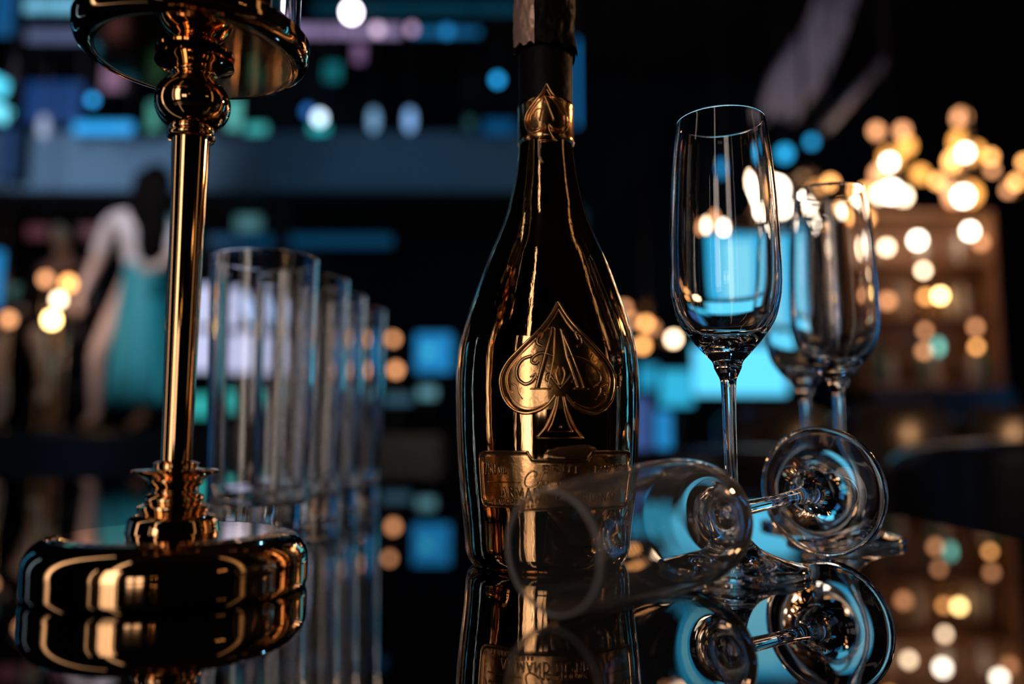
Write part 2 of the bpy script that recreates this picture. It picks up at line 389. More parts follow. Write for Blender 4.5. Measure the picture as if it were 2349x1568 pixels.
for s_ in (1, -1):
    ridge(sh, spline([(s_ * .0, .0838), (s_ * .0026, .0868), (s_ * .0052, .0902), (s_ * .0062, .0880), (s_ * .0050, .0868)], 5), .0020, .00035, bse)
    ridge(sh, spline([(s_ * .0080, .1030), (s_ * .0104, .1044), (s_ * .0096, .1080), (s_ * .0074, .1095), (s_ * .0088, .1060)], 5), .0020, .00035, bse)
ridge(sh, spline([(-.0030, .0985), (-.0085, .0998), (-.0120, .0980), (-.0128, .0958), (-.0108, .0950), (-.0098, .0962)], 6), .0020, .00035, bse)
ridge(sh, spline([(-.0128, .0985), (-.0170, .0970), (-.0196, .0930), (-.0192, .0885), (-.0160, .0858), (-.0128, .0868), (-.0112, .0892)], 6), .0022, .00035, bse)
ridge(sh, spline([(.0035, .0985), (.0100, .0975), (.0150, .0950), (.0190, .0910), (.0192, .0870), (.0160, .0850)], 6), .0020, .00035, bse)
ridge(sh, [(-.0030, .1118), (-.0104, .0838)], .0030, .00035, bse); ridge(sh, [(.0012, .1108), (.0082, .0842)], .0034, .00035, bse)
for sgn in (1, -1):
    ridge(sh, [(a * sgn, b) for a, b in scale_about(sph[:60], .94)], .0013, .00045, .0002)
sh.build('emblem_dark_line', M['dark_outline'], bot)
# label plate
LB, LT, LN, LW = .0305, .0556, .0520, .0410
cols = []
N = 60
for i in range(N + 1):
    u = -LW + 2 * LW * i / N
    e = max(0, abs(u) - (LW - .003)) / .003; cr = .003 * (1 - math.sqrt(max(0, 1 - e * e)))
    top = LT if abs(u) > .0135 else LN
    if .0120 < abs(u) < .0150: top = LN + (LT - LN) * (abs(u) - .0120) / .003
    cols.append((u, LB + cr, top - cr))
tag(patch(cols, .0005, nv=10).build('label_plate', M['gold_satin'], bot), label='satin gold raised plate with lettering')
bd = MB()
def plate_outline(o):
    a, b, t, nn = LW + o, LB - o, LT + o, LN + o
    pts = [(-a + .003, b), (a - .003, b), (a - .0009, b + .0009), (a, b + .003), (a, t - .003), (a - .0009, t - .0009), (a - .003, t), (.0150, t), (.0146, t - .001), (.0130, nn + .0003), (.0120, nn),
           (-.0120, nn), (-.0130, nn + .0003), (-.0146, t - .001), (-.0150, t), (-a + .003, t), (-a + .0009, t - .0009), (-a, t - .003), (-a, b + .003), (-a + .0009, b + .0009)]
    return pts
ridge(bd, plate_outline(0), .0009, .0011, .0001, closed=True); ridge(bd, plate_outline(-.0016), .0006, .0009, .0003, closed=True)
bd.build('label_border', M['gold_ridge'], bot)
bd2 = MB(); ridge(bd2, plate_outline(-.0008), .0011, .0003, .0004, closed=True); bd2.build('label_dark_line', M['dark_outline'], bot)
# stroke letters: glyph -> (width, [(points, weight)])
def arc(cx, cy_, rx, ry, a0, a1, n=10): return [(cx + rx * cos(R(a0 + (a1 - a0) * i / n)), cy_ + ry * sin(R(a0 + (a1 - a0) * i / n))) for i in range(n + 1)]
TK, TN = 1.5, .7
def sf(x, y, d=.1): return ([(x - d, y), (x + d, y)], TN)
GL = {
 'A': (.8, [([(.12, 0), (.40, 1)], TN), ([(.40, 1), (.68, 0)], TK), ([(.22, .36), (.58, .36)], TN), sf(.12, 0), sf(.68, 0)]),
 'B': (.68, [([(.14, 0), (.14, 1)], TK), ([(.04, 1), (.35, 1)] + arc(.35, .76, .2, .24, 80, -80) + [(.14, .52)], TN), ([(.14, .52), (.36, .52)] + arc(.36, .26, .24, .26, 80, -80) + [(.04, 0)], TN)]),
 'C': (.75, [(arc(.42, .5, .34, .5, 48, 312, 16), 1.1), ([(.65, .70), (.67, .95)], TN)]),
 'D': (.78, [([(.14, 0), (.14, 1)], TK), ([(.04, 1), (.32, 1)] + arc(.32, .5, .36, .5, 90, -90, 12) + [(.04, 0)], 1.0)]),
 'E': (.62, [([(.14, 0), (.14, 1)], TK), ([(.04, 1), (.54, 1), (.54, .85)], TN), ([(.14, .52), (.42, .52)], TN), ([(.04, 0), (.56, 0), (.58, .17)], TN)]),
 'F': (.6, [([(.14, 0), (.14, 1)], TK), ([(.04, 1), (.54, 1), (.54, .85)], TN), ([(.14, .52), (.42, .52)], TN), sf(.14, 0)]),
 'G': (.8, [(arc(.42, .5, .34, .5, 48, 350, 16), 1.1), ([(.52, .45), (.80, .45)], TN), ([(.72, .45), (.72, .08)], TK)]),
 'I': (.3, [([(.14, 0), (.14, 1)], TK), sf(.14, 0), sf(.14, 1)]),
 'L': (.6, [([(.14, 0), (.14, 1)], TK), sf(.14, 1), ([(.04, 0), (.54, 0), (.57, .2)], TN)]),
 'M': (.98, [([(.14, 0), (.16, 1)], TN), ([(.16, 1), (.47, .05)], TK), ([(.47, .05), (.78, 1)], TN), ([(.78, 1), (.82, 0)], TK), sf(.14, 0), sf(.82, 0)]),
 'N': (.85, [([(.14, 0), (.14, 1)], TN), ([(.14, 1), (.68, 0)], TK), ([(.68, 0), (.68, 1)], TN), sf(.14, 0), sf(.68, 1)]),
 'O': (.85, [(arc(.42, .5, .34, .5, 0, 360, 20), 1.15)]),
 'P': (.65, [([(.14, 0), (.14, 1)], TK), ([(.04, 1), (.34, 1)] + arc(.34, .74, .22, .26, 80, -80) + [(.14, .48)], TN), sf(.14, 0)]),
 'R': (.75, [([(.14, 0), (.14, 1)], TK), ([(.04, 1), (.34, 1)] + arc(.34, .76, .2, .24, 80, -80) + [(.14, .52)], TN), ([(.34, .52), (.66, 0)], TK), sf(.14, 0)]),
 'T': (.7, [([(.34, 0), (.34, 1)], TK), ([(.06, .85), (.07, 1), (.61, 1), (.62, .85)], TN), sf(.34, 0)]),
 'U': (.78, [([(.14, 1), (.14, .3)] + arc(.38, .3, .24, .3, 180, 360) + [(.62, 1)], 1.1), sf(.14, 1), sf(.62, 1)]),
 'V': (.78, [([(.10, 1), (.38, 0)], TK), ([(.38, 0), (.66, 1)], TN), sf(.1, 1), sf(.66, 1)]),
 '0': (.62, [(arc(.3, .5, .23, .5, 0, 360, 18), 1.1)]), '1': (.4, [([(.08, .85), (.2, 1), (.2, 0)], TK), sf(.2, 0)]),
 '2': (.62, [(arc(.3, .74, .22, .26, 170, -20) + [(.06, 0), (.54, 0)], 1.0)]), '5': (.6, [([(.5, 1), (.14, 1), (.12, .56)] + arc(.28, .32, .24, .32, 100, -150), 1.0)]),
 '7': (.6, [([(.06, 1), (.54, 1), (.2, 0)], 1.1)]), '.': (.25, [([(.1, 0), (.1, .06)], 1.6)]), ' ': (.4, []),
 '%': (.9, [(arc(.2, .76, .14, .22, 0, 360), .7), (arc(.68, .24, .14, .22, 0, 360), .7), ([(.2, 0), (.7, 1)], .7)]),
 'm': (.95, [([(.1, 0), (.1, .6)], TK), ([(.1, .45)] + arc(.28, .42, .16, .2, 150, 0) + [(.44, 0)], 1.1), ([(.44, .45)] + arc(.62, .42, .16, .2, 150, 0) + [(.78, 0)], 1.1)]),
 'l': (.3, [([(.12, 0), (.12, 1)], TK), sf(.12, 0)]),
}
def letters(mb, mg, text, u0, v0, h_, width=None, sw=.16, gap=.06, accent=()):
    adv = sum(GL[c][0] + gap for c in text) * h_
    k = (width / adv) if width else 1.0; x = u0
    for i, c in enumerate(text):
        wd, strokes = GL[c]
        for pts, wt in strokes:
            q = [(x + a * h_ * k, v0 + b * h_) for a, b in pts]
            ridge(mb, q, sw * wt * h_ * .55, .0007, .0005, step=.0004)
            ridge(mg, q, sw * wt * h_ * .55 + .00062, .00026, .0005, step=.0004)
        if i in accent:
            ridge(mb, [(x + .2 * h_, v0 + 1.15 * h_), (x + .42 * h_, v0 + 1.4 * h_)], .0003, .0006, .0005)
        x += (wd + gap) * h_ * k
lt, lg = MB(), MB()
letters(lt, lg, '750', -.0378, .0452, .0050, .0072); letters(lt, lg, 'ML', -.0300, .0457, .0030, .0048)
letters(lt, lg, 'BRUT', -.0085, .0462, .0032, .0180, sw=.2)
letters(lt, lg, '12.5%', .0160, .0462, .0032, .0120); letters(lt, lg, 'VOL', .0295, .0462, .0030, .0085)
letters(lt, lg, 'ARMAND DE BRIGNAC', -.0290, .0352, .0042, .0590, sw=.19)
letters(lt, lg, 'ÉLABORÉ PAR'.replace('É', 'E'), -.0345, .0316, .0024, .0220, accent=(0, 6))
ridge(lt, [(-.0360, .0418), (-.0185, .0418)], .0006, .0005, .0005); ridge(lt, [(.0190, .0418), (.0360, .0418)], .0006, .0005, .0005)
# script word
scr = [spline([(-.0118, .0442), (-.0108, .0460), (-.0130, .0468), (-.0158, .0445), (-.0166, .0412), (-.0150, .0398), (-.0122, .0404), (-.0104, .0420)], 5),
       spline([(-.0104, .0400), (-.0088, .0440), (-.0076, .0464), (-.0084, .0464), (-.0100, .0402)], 4), spline([(-.0098, .0412), (-.0084, .0424), (-.0080, .0416), (-.0082, .0402), (-.0074, .0404)], 4)]
x = -.0070
for c in 'ampagne':
    if c in 'ag': scr.append(spline([(x + .0018, .0420), (x + .0006, .0422), (x, .0410), (x + .0006, .0400), (x + .0016, .0408), (x + .0020, .0421)] + ([(x + .0017, .0402), (x + .0024, .0404)] if c == 'a' else [(x + .0013, .0386), (x + .0002, .0384), (x + .0024, .0404)]), 4)); x += .0026
    elif c == 'm': scr.append(spline([(x, .0401), (x + .0005, .0421), (x + .0009, .0402), (x + .0015, .0421), (x + .0018, .0402), (x + .0025, .0421), (x + .0028, .0402), (x + .0034, .0404)], 4)); x += .0036
    elif c == 'n': scr.append(spline([(x, .0401), (x + .0005, .0421), (x + .0009, .0402), (x + .0016, .0421), (x + .0019, .0402), (x + .0025, .0404)], 4)); x += .0027
    elif c == 'p': scr.append(spline([(x + .0003, .0383), (x + .0007, .0421), (x + .0018, .0418), (x + .0016, .0404), (x + .0006, .0404)], 4)); x += .0024
    else: scr.append(spline([(x, .0408), (x + .0014, .0414), (x + .0010, .0422), (x + .0002, .0412), (x + .0006, .0401), (x + .0020, .0405)], 4)); x += .0022
for q in scr:
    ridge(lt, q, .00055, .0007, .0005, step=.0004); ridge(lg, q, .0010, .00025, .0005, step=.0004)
lt.build('lettering', M['gold_ridge'], bot); lg.build('lettering_dark_line', M['dark_outline'], bot)
# neck collar band with a small spade
NPH = R(0)
cb = [(RB(.2135), .2125), (.0147, .2135), (.0149, .2150), (.0146, .2160), (.0146, .2315), (.0149, .2325), (.0147, .2340), (RB(.235), .2350)]
MB().lathe(cb, 96).build('neck_band', M['gold_satin'], bot, sharp=50)
ne = MB()
s2 = [(a * .40, .2155 + (b - .0728) * .488) for a, b in sph]; s3 = [(a * .40, .2155 + (b - .0728) * .40) for a, b in sth]
for sgn in (1, -1):
    ridge(ne, [(a * sgn, b) for a, b in s2], .0011, .0010, .0010, .0139, NPH, step=.0004)
    ridge(ne, [(a * sgn, b) for a, b in scale_about(s2[:60], .82, (0, .2245))], .0006, .0008, .0010, .0139, NPH, step=.0004)
    ridge(ne, [(a * sgn, b) for a, b in s3], .0008, .0009, .0006, .0139, NPH, step=.0004)
ridge(ne, [(-.0046, .2110), (.0046, .2110)], .0008, .0008, .0004, .0139, NPH)
ridge(ne, [(-.0014, .2340), (-.0036, .2215)], .0008, .0008, .0010, .0139, NPH); ridge(ne, [(-.0010, .2340), (.0034, .2215)], .0010, .0008, .0010, .0139, NPH)
ridge(ne, spline([(-.0014, .2275), (-.0050, .2275), (-.0064, .2240), (-.0046, .2216)], 5), .0006, .0008, .0010, .0139, NPH)
ne.build('neck_emblem', M['gold_ridge'], bot)
ridge_tab = MB(); ridge(ridge_tab, [(-.0040, .2110), (-.0038, .2030), (-.0022, .1990)], .0014, .0006, .0002, .0139, NPH); ridge_tab.build('tear_strip', M['foil'], bot)
# dark neck wrap and crumpled capsule
MB().lathe([(.0139, .2345), (.01415, .2355), (.01425, .250), (.0143, .262)], 64).build('neck_wrap', M['foil_dark'], bot)
def crumple(z0, z1, r0, a0, a1, nA, nZ, amp, seed, hem=0.0, flare=0.0):
    v = []; f = []
    for k in range(nZ + 1):
        for i in range(nA + 1):
            a = a0 + (a1 - a0) * i / nA; t = k / nZ
            zz = z0 + (z1 - z0) * t
            if k <= 2: zz += hem * noise.noise(Vector((a * 2.2, seed, 0))) * (1 - k / 3)
            rr = r0 + amp * noise.noise(Vector((a * 2.6, zz * 90, seed))) + amp * .5 * noise.noise(Vector((a * 7, zz * 260, seed + 3)))
            rr += flare * max(0, 1 - t * 7) * (.5 + .9 * noise.noise(Vector((a * 2, 5, seed))))
            v.append((rr * sin(a), -rr * cos(a), zz))
    n = nA + 1
    for k in range(nZ):
        for i in range(nA): f.append((k * n + i, k * n + i + 1, (k + 1) * n + i + 1, (k + 1) * n + i))
    return MB().add(v, f)
crumple(.2630, .322, .0156, -pi, pi, 120, 40, .0011, 4.2, hem=.006, flare=.0022).build('capsule', M['foil_dark'], bot)
cf = crumple(.2640, .322, .0168, R(-88), R(-22), 40, 40, .0011, 9.1, hem=.010, flare=.0005)
cf.build('foil_flap', M['foil'], bot)
MB().lathe([(.0162, .321), (.0150, .327), (.010, .3305), (.0005, .3315)], 48).build('cap', M['foil_dark'], bot)

# ------------------------------------------------------------------ flutes
FO = [(.0063, .0942), (.0071, .0973), (.0098, .1004), (.0126, .1035), (.0162, .1077), (.0219, .116), (.0246, .1244), (.0260, .1350), (.0258, .1563), (.0249, .1778), (.0231, .1997), (.0212, .2146)]
fo = spline(FO, 6)
rim = [(.0212, .2149), (.02112, .2154), (.0208, .2156), (.02048, .2154), (.02035, .2149)]
FI = [(.02035, .2146), (.0222, .1997), (.0239, .1778), (.0248, .1563), (.0248, .1350), (.0230, .1244), (.0200, .1170), (.0145, .1105), (.0085, .1072), (.0001, .1062)]
bowl_p = fo + rim + spline(FI, 6)
stem_p = spline([(.0063, .0942), (.0050, .0915), (.0038, .0885), (.0034, .082), (.0031, .065), (.0031, .050), (.0034, .038), (.0042, .028), (.0058, .0205), (.0080, .0155)], 6)
foot_p = spline([(.0080, .0155), (.0115, .0118), (.0160, .0092), (.0230, .0064), (.0300, .0046)], 6) + [(.0322, .0042), (.0332, .0036), (.0336, .0026), (.0336, .0014), (.0331, .0005), (.0322, .0), (.0300, .0004), (.018, .0022), (.0001, .0030)]
def flute(label, loc, rot=(0, 0, 0), group='champagne flutes on the mirror table'):
    t = thing('champagne_flute', label, 'glass', loc, group, rot)
    MB().lathe(bowl_p, 96).build('bowl', M['glass'], t)
    MB().lathe(list(reversed(stem_p)), 64).build('stem', M['glass'], t)
    MB().lathe(list(reversed(foot_p)), 96).build('foot', M['glass'], t)
    return t
fl = flute('empty champagne flute standing upright right of the gold bottle, the sharpest and tallest glass', (.1020, .3901, T))
dup(fl, (.1995, .507, T), 'upright champagne flute behind the upturned foot, nearer of the two blurred flutes')
dup(fl, (.2086, .590, T), 'upright champagne flute farthest back, half hidden behind the other blurred flute')
# the flute lying down, mouth towards the lens
d = math.asin((.0336 - .0263) / .138)
ax = Vector((-.6986, -.7155, 0)) * cos(d) + Vector((0, 0, -sin(d)))
q = ax.to_track_quat('Z', 'Y')
q = q @ Euler((0, 0, R(0))).to_quaternion()
footc = Vector((.1632, .4405, T + .0336 * cos(d) + .0008))
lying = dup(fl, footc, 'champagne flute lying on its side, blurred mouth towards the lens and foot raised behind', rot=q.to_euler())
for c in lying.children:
    if c.name.startswith('bowl'): c.data = c.data.copy(); c.data.materials[0] = M['glass_smudge_haze']
# etched word on the foot of the lying flute (a flat print on the glass)
tc = bpy.data.curves.new('word', 'FONT'); tc.body = 'Ocean'; tc.size = .0046; tc.align_x = 'CENTER'; tc.space_character = 1.15
to = bpy.data.objects.new('word_tmp', tc); COL.objects.link(to)
bpy.context.view_layer.update()
me = bpy.data.meshes.new_from_object(to.evaluated_get(bpy.context.evaluated_depsgraph_get())); COL.objects.unlink(to)
inv = q.to_matrix().inverted(); below = inv @ Vector((1, 0, -.5)); ang0 = math.atan2(below.y, below.x)
for v in me.vertices:                                  # wrap the word round the foot's edge
    th = ang0 + v.co.x / .0285; r_ = .0285 - v.co.y + .0015
    v.co = (r_ * cos(th), r_ * sin(th), -.00012 + .0004 * (1 - 0))
    v.co.z = .0003
me.materials.clear(); me.materials.append(M['etch'])
wo = bpy.data.objects.new('etched_word', me); COL.objects.link(wo)
for c in lying.children:
    if c.name.startswith('foot'): wo.parent = c
wo.location = (0, 0, -.0006)

# ------------------------------------------------------------------ highball tumblers
TH = .190
to_ = [(.0318, 0), (.0330, .0006), (.0337, .003), (.0341, .02), (.0361, .10), (.0379, TH - .0012), (.0378, TH - .0005), (.03735, TH - .0001), (.0368, TH), (.0362, TH - .0001), (.0358, TH - .0005), (.0356, TH - .0012)]
ti_ = [(.0339, .10), (.0318, .030), (.0308, .0205), (.0285, .0170), (.020, .0155), (.0001, .0150)]
bt_ = [(.0001, .0022), (.020, .0018), (.0280, .0006)]
tl = thing('highball_glass', 'tall clear highball glass, nearest of the row of four behind the candlestick', 'glass', (-.1770, .585, T), 'row of highball glasses')
MB().lathe(dens(bt_ + to_ + ti_), 112).build('tumbler_wall', M['glass'], tl, sharp=80)
for (x, y, l) in ((-.1702, .664, 'second highball glass of the row, right behind the nearest one'), (-.1702, .743, 'third highball glass of the row, between the second and the last'), (-.1645, .822, 'last and most blurred highball glass at the far end of the row')):
    dup(tl, (x, y, T), l)
tc = bpy.data.curves.new('mark', 'FONT'); tc.body = '2'; tc.size = .0042
to = bpy.data.objects.new('mark_tmp', tc); COL.objects.link(to); bpy.context.view_layer.update()
me = bpy.data.meshes.new_from_object(to.evaluated_get(bpy.context.evaluated_depsgraph_get())); COL.objects.unlink(to)
for v in me.vertices:
    a = R(-22) + v.co.x / .0376; z = .1695 + v.co.y; r_ = .0376 + .0001
    v.co = (r_ * sin(a), -r_ * cos(a), z)
me.materials.clear(); me.materials.append(M['etch'])
wo = bpy.data.objects.new('etched_mark', me); COL.objects.link(wo); wo.parent = tl

# ------------------------------------------------------------------ candlestick
cs = thing('candlestick', 'polished gold candlestick with round drum base and wide drip tray', 'candlestick', (-.1405, .350, T))
K = .35 / .34
def kz(z): return .061 + (z - .061) * K
def kp(p_, rk=K): return [(r * rk, kz(z)) for r, z in p_]
bp_ = [(.0005, 0), (.0520, 0), (.0540, .0008), (.0547, .0026), (.0548, .0110)] + [(.0438 + .0110 * cos(R(a)), .0110 + .0118 * sin(R(a))) for a in range(8, 91, 8)] + [(.0432, .0230), (.0425, kz(.0243)), (.0180, kz(.0243))]
MB().lathe(dens(bp_), 128).build('base', M['brass'], cs, sharp=40)
sp_ = [(.0180, .0243), (.0176, .0252), (.0172, .0290), (.0160, .0305), (.0128, .0315), (.0138, .0330), (.0136, .0345), (.0112, .0355), (.0118, .0370), (.0112, .0385), (.0092, .0395), (.0092, .0420), (.0108, .0435), (.0108, .0448), (.0130, .0462), (.0164, .0476), (.0168, .0486), (.0150, .0492), (.0090, .0494), (.0086, .0505), (.0090, .0515), (.0066, .0524)]
MB().lathe(kp(sp_), 96).build('lower_collar', M['brass'], cs, sharp=50)
MB().lathe(kp([(.0060, .0520), (.0064, .100), (.0070, .150), (.0077, .1878)]), 96).build('pole', M['brass'], cs)
up_ = [(.0078, .1870), (.0094, .1875), (.0098, .1885), (.0096, .1896), (.0088, .1902), (.0092, .1910), (.0092, .1922), (.0082, .1930)] + [(max(.0078, .0154 * sin(R(a))), .2032 - .0133 * cos(R(a))) for a in range(34, 150, 6)] + [(.0078, .2149), (.0092, .2154), (.0094, .2162), (.0082, .2167), (.0100, .2174), (.0112, .2186), (.0140, .2197), (.0162, .2208), (.0160, .2218), (.0120, .2224), (.0088, .2228), (.0088, .2246)]
MB().lathe(kp(up_), 96).build('knop', M['brass'], cs, sharp=60)
tz = kz(.2290) - .2290 - .0060
MB().lathe(dens([(.0005, .2290 + tz), (.0410, .2290 + tz), (.0440, .2293 + tz), (.0464, .2301 + tz), (.0483, .2318 + tz), (.0492, .2350 + tz), (.0494, .2390 + tz), (.0486, .2394 + tz), (.0479, .2388 + tz), (.0476, .2352 + tz), (.0466, .2332 + tz), (.0450, .2318 + tz), (.0005, .2310 + tz)]), 128).build('drip_tray', M['brass'], cs, sharp=60)
for a in (-38, 52, 142, 232):
    rot = Matrix.Rotation(R(a), 3, 'Z')
    MB().box(rot @ Vector((.0482, 0, .2412 + tz)), (.0030, .0085, .0045), rot=rot, bev=.0008).build('claw', M['brass'], cs, smooth=False)
hg = thing('hurricane_glass', 'clear glass cylinder on the candlestick tray, cut off by the top of the photo', 'glass', (-.1405, .350, T + .2311 + tz + .0003))
MB().lathe(dens([(.0435, 0), (.0443, 0), (.0447, .0005), (.0448, .001), (.0448, .18), (.0444, .1808), (.0432, .1808), (.0428, .18), (.0428, .0012), (.0431, 0), (.0435, 0)]), 96).build('cylinder_wall', M['glass'], hg, sharp=60)
cd = thing('pillar_candle', 'ivory pillar candle inside the glass cylinder', 'candle', (-.1405, .350, T + .2311 + tz + .0003))
MB().lathe([(.0005, 0), (.0270, 0), (.0280, .001), (.0280, .088), (.0270, .090), (.0100, .086), (.0005, .086)], 48).build('wax', mat('wax', (.35, .3, .25), .5), cd, sharp=50)
MB().tube([(0, 0, .085), (.0008, 0, .098)], .0008, 6).build('wick', M['black'], cd)

# ------------------------------------------------------------------ lamps of the room
BULB = {'white': ((1.0, .84, .66), 18), 'cream': ((1.0, .70, .45), 13), 'yellow': ((1.0, .62, .22), 22), 'orange': ((1.0, .42, .12), 7), 'dim': ((1.0, .42, .18), 3.2), 'amber': ((1.0, .40, .08), 3.5)}  # amber globes are added as orange halos around the white bulbs
def bulb_mb(r): return MB().ball((0, 0, 0), r, 20, 14, (1, 1, 1.12))
def chandelier(label, D, hub, bulbs):
    c = P(hub[0], hub[1], D); t = thing('chandelier', label, 'chandelier', c)
    MB().lathe([(.005, -.05), (.03, -.03), (.05, 0), (.03, .04), (.012, .06), (.012, ZC - c.z)], 20).build('rod', M['table_edge'], t)
    for (px, py, dd, r, kind) in bulbs:
        p = P(px, py, D + dd) - c
        MB().tube([(0, 0, 0), (p.x * .5, p.y * .5, min(0, p.z) - .02), (p.x, p.y, p.z - r * 1.3)], .006, 6).build('arm', M['table_edge'], t)
        col, s = BULB[kind]; b = bulb_mb(r).build('bulb', E('glow_' + kind, col, s), t); b.location = p
    return t
chandelier('chandelier of glowing bulbs at the right, nearest the flutes, with one huge white glow', 5.2, (1850, 400), [(1780, 435, 0, .055, 'white'), (1792, 475, .1, .04, 'white'), (1760, 420, .3, .04, 'cream'), (1905, 420, 0, .03, 'orange'), (1870, 432, .2, .03, 'orange'), (1940, 480, .1, .03, 'orange'), (1985, 500, .0, .032, 'orange'), (1950, 490, -.1, .022, 'white'), (1880, 530, .2, .022, 'white'), (1838, 475, .1, .022, 'white'), (1838, 510, .1, .022, 'white'), (1985, 440, .2, .03, 'orange'), (1600, 520, .2, .03, 'cream'), (1660, 525, .0, .03, 'white'), (1630, 505, .2, .035, 'dim'), (1575, 525, .2, .028, 'dim')])
chandelier('middle chandelier above the bar, two white bulbs with added amber globes for halos', 5.8, (2045, 330), [(2040, 372, 0, .032, 'white'), (2045, 440, 0, .05, 'white'), (2020, 445, .2, .04, 'cream'), (2072, 450, .2, .04, 'cream'), (2045, 360, .3, .075, 'amber'), (2020, 400, .3, .06, 'dim'), (2080, 335, .3, .05, 'amber'), (2070, 300, .2, .04, 'dim'), (2110, 400, .3, .05, 'amber'), (2010, 300, .4, .04, 'dim')])
chandelier('rightmost full chandelier above the bar with added amber globes as halos of its bulbs', 5.8, (2215, 290), [(2214, 350, 0, .034, 'white'), (2210, 450, 0, .045, 'white'), (2205, 325, .2, .07, 'amber'), (2190, 370, .2, .06, 'orange'), (2235, 350, .2, .06, 'amber'), (2150, 415, 0, .03, 'orange'), (2168, 425, .2, .03, 'dim'), (2225, 445, .2, .07, 'amber'), (2190, 450, .2, .06, 'dim'), (2272, 360, .1, .03, 'orange'), (2276, 390, .1, .028, 'dim'), (2180, 440, .3, .04, 'dim'), (2205, 270, .2, .05, 'dim')])
chandelier('chandelier cut off by the right edge of the photo', 5.8, (2400, 330), [(2350, 372, 0, .028, 'orange'), (2330, 418, 0, .03, 'orange'), (2312, 436, .1, .028, 'dim'), (2400, 400, 0, .03, 'cream')])
chandelier('small far chandelier of soft bulbs just right of the bottle', 6.8, (1482, 700), [(1432, 706, 0, .03, 'dim'), (1482, 742, 0, .032, 'orange'), (1498, 752, .1, .03, 'dim'), (1545, 777, 0, .034, 'cream'), (1474, 792, 0, .034, 'orange'), (1450, 735, .2, .03, 'dim')])

def hung_lamp(name, label, px, py, D, r, col, s, group=None, cat='lamp', sz_=1.0):
    c = P(px, py, D); t = thing(name, label, cat, c, group)
    b = bulb_mb(r).build('globe', E(f'lamp_{name}_{s}_{col[0]:.2f}_{col[2]:.2f}', col, s), t); b.scale = (1, 1, sz_)
    MB().tube([(0, 0, r * sz_), (0, 0, ZC - c.z)], .004, 6).build('cord', M['black'], t)
    MB().lathe([(r * .4, r * sz_ * .9), (r * .5, r * sz_), (r * .3, r * sz_ + .03), (.004, r * sz_ + .04)], 14).build('socket', M['black'], t)
    return t
LBL = (.08, .42, 1.0); CY = (.10, .62, .85); WBL = (.45, .70, 1.0); VIO = (.75, .50, .85)
for px, py, D, r, col, s, l in [
    (1141, 183, 6.4, .034, (.02, .42, .95), 2.6, 'lone round blue lamp close to the left of the bottle neck'),
    (212, 229, 6.8, .032, (.03, .40, .95), 2.6, 'round blue lamp hanging under the left part of the tray'),
    (1800, 352, 6.4, .05, (.02, .45, .9), 1.9, 'larger blue lamp just right of the upright flute rim'),
    (1862, 325, 6.4, .035, (.02, .40, .85), 1.9, 'smaller blue lamp next to the larger one right of the flute'),
    (1655, 395, 6.4, .045, (.02, .35, .8), 1.5, 'blue lamp seen through the upper part of the upright flute'),
    (733, 270, 7.2, .05, (.6, .80, 1.0), 3.6, 'brightest pale blue lamp on the balcony edge right of the candlestick'),
    (706, 255, 7.2, .04, (.03, .22, .75), 1.2, 'dim blue lamp beside the brightest balcony lamp'),
    (945, 66, 6.8, .034, (.75, .45, .75), 1.5, 'pink lamp in the upper row, second from the white glare'),
    (866, 68, 6.8, .038, (.85, .6, .85), 2.0, 'pink lamp in the upper row next to the white glare'),
    (806, 28, 6.6, .055, (1.0, .86, 1.0), 16, 'dazzling white lamp at the top edge between candlestick and bottle'),
    (1025, 72, 6.9, .04, (.02, .30, .75), 1.3, 'blue lamp at the end of the upper row')]:
    hung_lamp('hanging_lamp', l, px, py, D, r, col, s)
for px, py, col, s, l in [(857, 275, (.22, .45, .75), 1.0, 'upright oval blue lamp, left one of the pair on the balcony edge'), (940, 275, (.25, .50, .95), 1.2, 'upright oval blue lamp, right one of the pair on the balcony edge'), (100, 290, (.35, .42, .62), 1.0, 'upright oval grey-blue lamp at the far left of the balcony edge')]:
    hung_lamp('oval_lamp', l, px, py, 7.25, .045, col, s, sz_=2.2)

def table_lamp(label, px, py, D, r, kind, base_z):
    c = P(px, py, D); t = thing('globe_lamp', label, 'lamp', (c.x, c.y, base_z)); col, s = BULB[kind]
    b = bulb_mb(r).build('globe', E('glow_' + kind, col, s), t); b.location = (0, 0, c.z - base_z)
    MB().lathe([(.0005, 0), (.05, 0), (.05, .012), (.008, .02), (.008, c.z - base_z - r)], 16).build('stand', M['table_edge'], t)
for a in [('brightest round warm lamp at the left, lowest of its cluster', 119, 733, 5.0, .032, 'yellow', sz), ('warm lamp just above the brightest one at the left', 135, 687, 5.15, .026, 'cream', sz), ('pale warm lamp topmost of the left cluster', 157, 650, 5.3, .034, 'orange', sz),
          ('dim orange lamp behind the pale one at the left', 105, 640, 5.2, .03, 'dim', sz), ('orange lamp at the left edge of the photo', 20, 732, 5.1, .03, 'dim', sz),
          ('orange lamp beside the last highball glass', 902, 777, 6.7, .03, 'dim', sz), ('dim orange lamp below it beside the last highball glass', 908, 848, 6.35, .034, 'dim', sz)]:
    table_lamp(*a)

